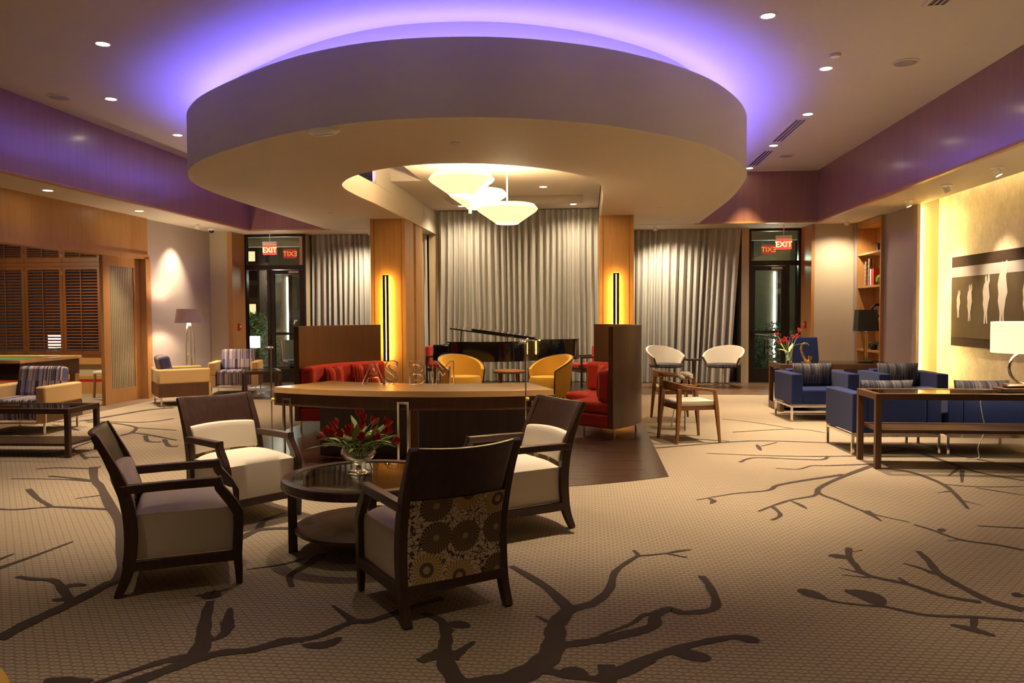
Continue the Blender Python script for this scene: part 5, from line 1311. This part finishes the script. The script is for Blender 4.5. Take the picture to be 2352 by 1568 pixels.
def vent(label, x, y0, y1):
    t = thing('linear_vent', label, 'vent', (x, (y0+y1)/2, UPC), 0, 'linear ceiling vents'); L = (y1-y0)/2
    MB().box(-.11, -.07, -L, L, -.008, -.0005).box(.07, .11, -L, L, -.008, -.0005).box(-.07, .07, -L, -L+.02, -.008, -.0005).box(-.07, .07, L-.02, L, -.008, -.0005).obj('frame', 'ceil', t)
    box(-.07, .07, -L+.02, L-.02, -.003, -.0008).obj('slot', 'black', t)
    for x in (-.028, .022): box(x, x+.012, -L+.02, L-.02, -.009, -.0035).obj('vane', 'ceil', t)
vent('dark linear vent in the high ceiling nearer the round island front', 2.96, 11.45, 12.92); vent('dark linear vent in the high ceiling nearer the rear fascia', 3.0, 13.6, 14.98); vent('dark linear vent in the high ceiling over the carpet before the console', 3.02, 5.9, 7.35)
t = thing('security_camera', 'white dome security camera on the soffit above the floor lamp', 'camera', (-7.55, 15.35, LOW)); MB().lathe([(.065, -.025), (.07, -.001)], 24).obj('base', 'white', t, smooth=40); MB().lathe([(.0, -.075), (.03, -.067), (.048, -.045), (.052, -.025)], 20, cap=False).obj('dome', 'darkmetal', t, smooth=60)

# ================================================================== OUTSIDE, AT NIGHT
g = struct(box(-16, 10, 17.6, 34, -.14, -.02).obj('ground_outside', None)); g.data.materials.append(plain('patio_stone', (.10, .10, .09), .8, var=.2))
struct(box(-13, -8.0, 14.25, 17.6, -.14, -.02).obj('ground_side_yard', g.data.materials[0]))
M['stone'] = plain('garden_wall_stone', (.16, .13, .085), .9, var=.3)
def lit_house(label, x0, x1, Y, h, cols, rows, lit, wmat='stone'):
    t = thing('house', label, 'building', ((x0+x1)/2, Y, 0)); w = (x1-x0)/2
    box(-w, w, 0, .3, 0, h).obj('wall', wmat, t)
    r = random.Random(int(x0*10))
    cw = 2*w/cols; rh = (h-.6)/rows
    for i in range(cols):
        for j in range(rows):
            a = -w+cw*i; z = .35+rh*j
            f = MB().box(a+cw*.22, a+cw*.27, -.05, -.001, z+.06, z+rh*.84).box(a+cw*.73, a+cw*.78, -.05, -.001, z+.06, z+rh*.84).box(a+cw*.27, a+cw*.73, -.05, -.001, z+.06, z+.10).box(a+cw*.27, a+cw*.73, -.05, -.001, z+rh*.84-.04, z+rh*.84).obj('window', 'darkmetal', t)
            box(a+cw*.27, a+cw*.73, -.03, -.002, z+.10, z+rh*.84-.04).obj('pane', 'litwin' if r.random() < lit else 'darkmetal', f)
lit_house('dark garden building with columns of small lit windows outside by the tan armchairs', -10.2, -7.6, 22.5, 4.2, 4, 7, .55)
lit_house('dark garden building outside the door by the writing desk', 4.3, 7.0, 22.5, 4.2, 4, 7, .3)
for lab, x, Y in (('patio lamp', -7.95, 20.4), ('handrail', 4.55, 20.0)):
    t = thing('garden_pillar', 'garden pillar with a white vertical light outside beyond the %s' % lab, 'pillar', (x, Y, 0)); box(-.5, .5, 0, .4, 0, 3.6).obj('pillar', 'stone', t, bevel=.01); box(-.02, .02, -.05, -.005, .35, 2.45).obj('light_tube', 'whitelight', t); box(.05, .12, -.10, -.004, .3, 2.5).obj('shield', 'darkmetal', t)
t = thing('garden_pillar', 'slim lit post close to the frame of the door by the writing desk', 'pillar', (5.35, 19.3, 0)); box(-.08, .08, 0, .1, 0, 2.6).obj('pillar', 'stone', t); box(-.014, .014, -.05, -.005, .3, 2.5).obj('light_tube', 'whitelight', t)
def shrub(label, x, y, w, d, h, n, seed):
    t = thing('shrub', label, 'shrub', (x, y, -.02), 0, 'shrubs outside the doors'); r = random.Random(seed); mb = MB()
    for i in range(n):
        u, v2, s = r.uniform(-1, 1), r.uniform(-1, 1), r.random(); p = Vector((u*w/2, v2*d/2, .04+h*s*(1-.35*u*u))); q = Vector((r.uniform(-1, 1), r.uniform(-1, 1), r.uniform(-.2, 1))).normalized(); s2 = q.orthogonal().normalized()*r.uniform(.02, .04); L = r.uniform(.08, .15)
        mb._add([p-s2, p+q*L*.5+s2*.2, p+q*L, p+s2], [(0, 1, 3), (1, 2, 3)])
    mb.obj('foliage', 'hedge', t)
    mb = MB()
    for i in range(5): a = r.uniform(-.4, .4)*w; mb.tube([(a, 0, 0), (a*1.2, r.uniform(-.1, .1), h*.7)], .012, 5)
    mb.obj('stems', 'espresso', t)
shrub('leafy green shrub behind the lit patio lamp outside', -8.1, 18.6, 1.1, .8, 1.5, 1300, 1); shrub('leafy green shrub behind the grey patio chair outside', -6.75, 18.75, 1.1, .7, 1.0, 1100, 2); shrub('leafy green shrub behind the pale handrail outside', 4.2, 18.8, 1.2, .8, 1.2, 1300, 4); shrub('tall leafy shrub outside behind the slim lit post', 5.9, 20.9, 1.2, .8, 2.2, 1300, 5)
shrub('leafy shrub outside the shuttered window', -9.6, 16.0, 1.6, .8, 2.2, 1400, 6)
def patio_lamp(label, x, y, z):
    t = thing('patio_lamp', label, 'lamp', (x, y, -.02)); MB().lathe([(.12, .001), (.12, .02), (.02, .03)], 20).obj('base', 'darkmetal', t, smooth=40); MB().lathe([(.02, .02), (.02, z-.12)], 10).obj('pole', 'darkmetal', t, smooth=40)
    MB().lathe([(.13, z-.12), (.13, z+.14)], 24).obj('shade', 'outlamp', t, smooth=40)
p = YP(584, 786, 17.7); patio_lamp('lit white patio lamp outside behind the glass door', p.x, 17.7, p.z+.02); p = YP(127, 785, 15.6); patio_lamp('lit white patio lamp beyond the shutters', p.x, 15.6, p.z+.02)
def patio_chair(label, x, y, rz):
    t = thing('patio_chair', label, 'chair', (x, y, -.02), rz)
    box(-.24, .24, -.24, .24, .40, .44).obj('seat', 'grille', t); MB().slab(lambda u, v: (((u*2-1)*.24, .24+.10*v, .44+.45*v), (0, .03, 0)), 1, 4, 4).obj('backrest', 'grille', t)
    for sx in (-1, 1):
        for sy in (-1, 1): MB().tube([(sx*.22, sy*.22, 0), (sx*.22, sy*.22, .40)], .014, 6).obj('leg', 'darkmetal', t)
patio_chair('grey patio chair outside by the planter', -6.75, 17.75, .6)
t = thing('planter', 'dark planter box of purple flowers outside the glass door', 'planter', (-6.75, 17.15, -.02)); box(-.65, .65, -.14, .14, 0, .34).obj('box', 'darkmetal', t)
mb = MB(); r = random.Random(9)
for i in range(60): mb.lathe([(.0, -.02), (.02, 0), (.0, .02)], 6, (r.uniform(-.6, .6), r.uniform(-.12, .12), .36+r.uniform(0, .09)), cap=False)
mb.obj('flowers', plain('purple_petals', (.25, .12, .45), .6), t)
t = thing('handrail', 'pale metal handrail outside the glass door by the writing desk', 'railing', (3.9, 17.9, -.02)); MB().tube(catmull([(-.35, 0, 1.0), (.2, .1, .93), (.42, .15, .82), (.45, .16, .5), (.45, .16, 0)], 5), .022, 8).obj('rail', 'steel', t, smooth=60); MB().tube([(-.3, 0, .99), (-.3, 0, 0)], .018, 8).obj('post', 'steel', t, smooth=60)
point((-7.2, 17.9, 2.3), 14, (1, .9, .7), .1, 'garden_light'); point((4.1, 18.2, 2.6), 14, (.85, 1, .75), .1, 'garden_light')
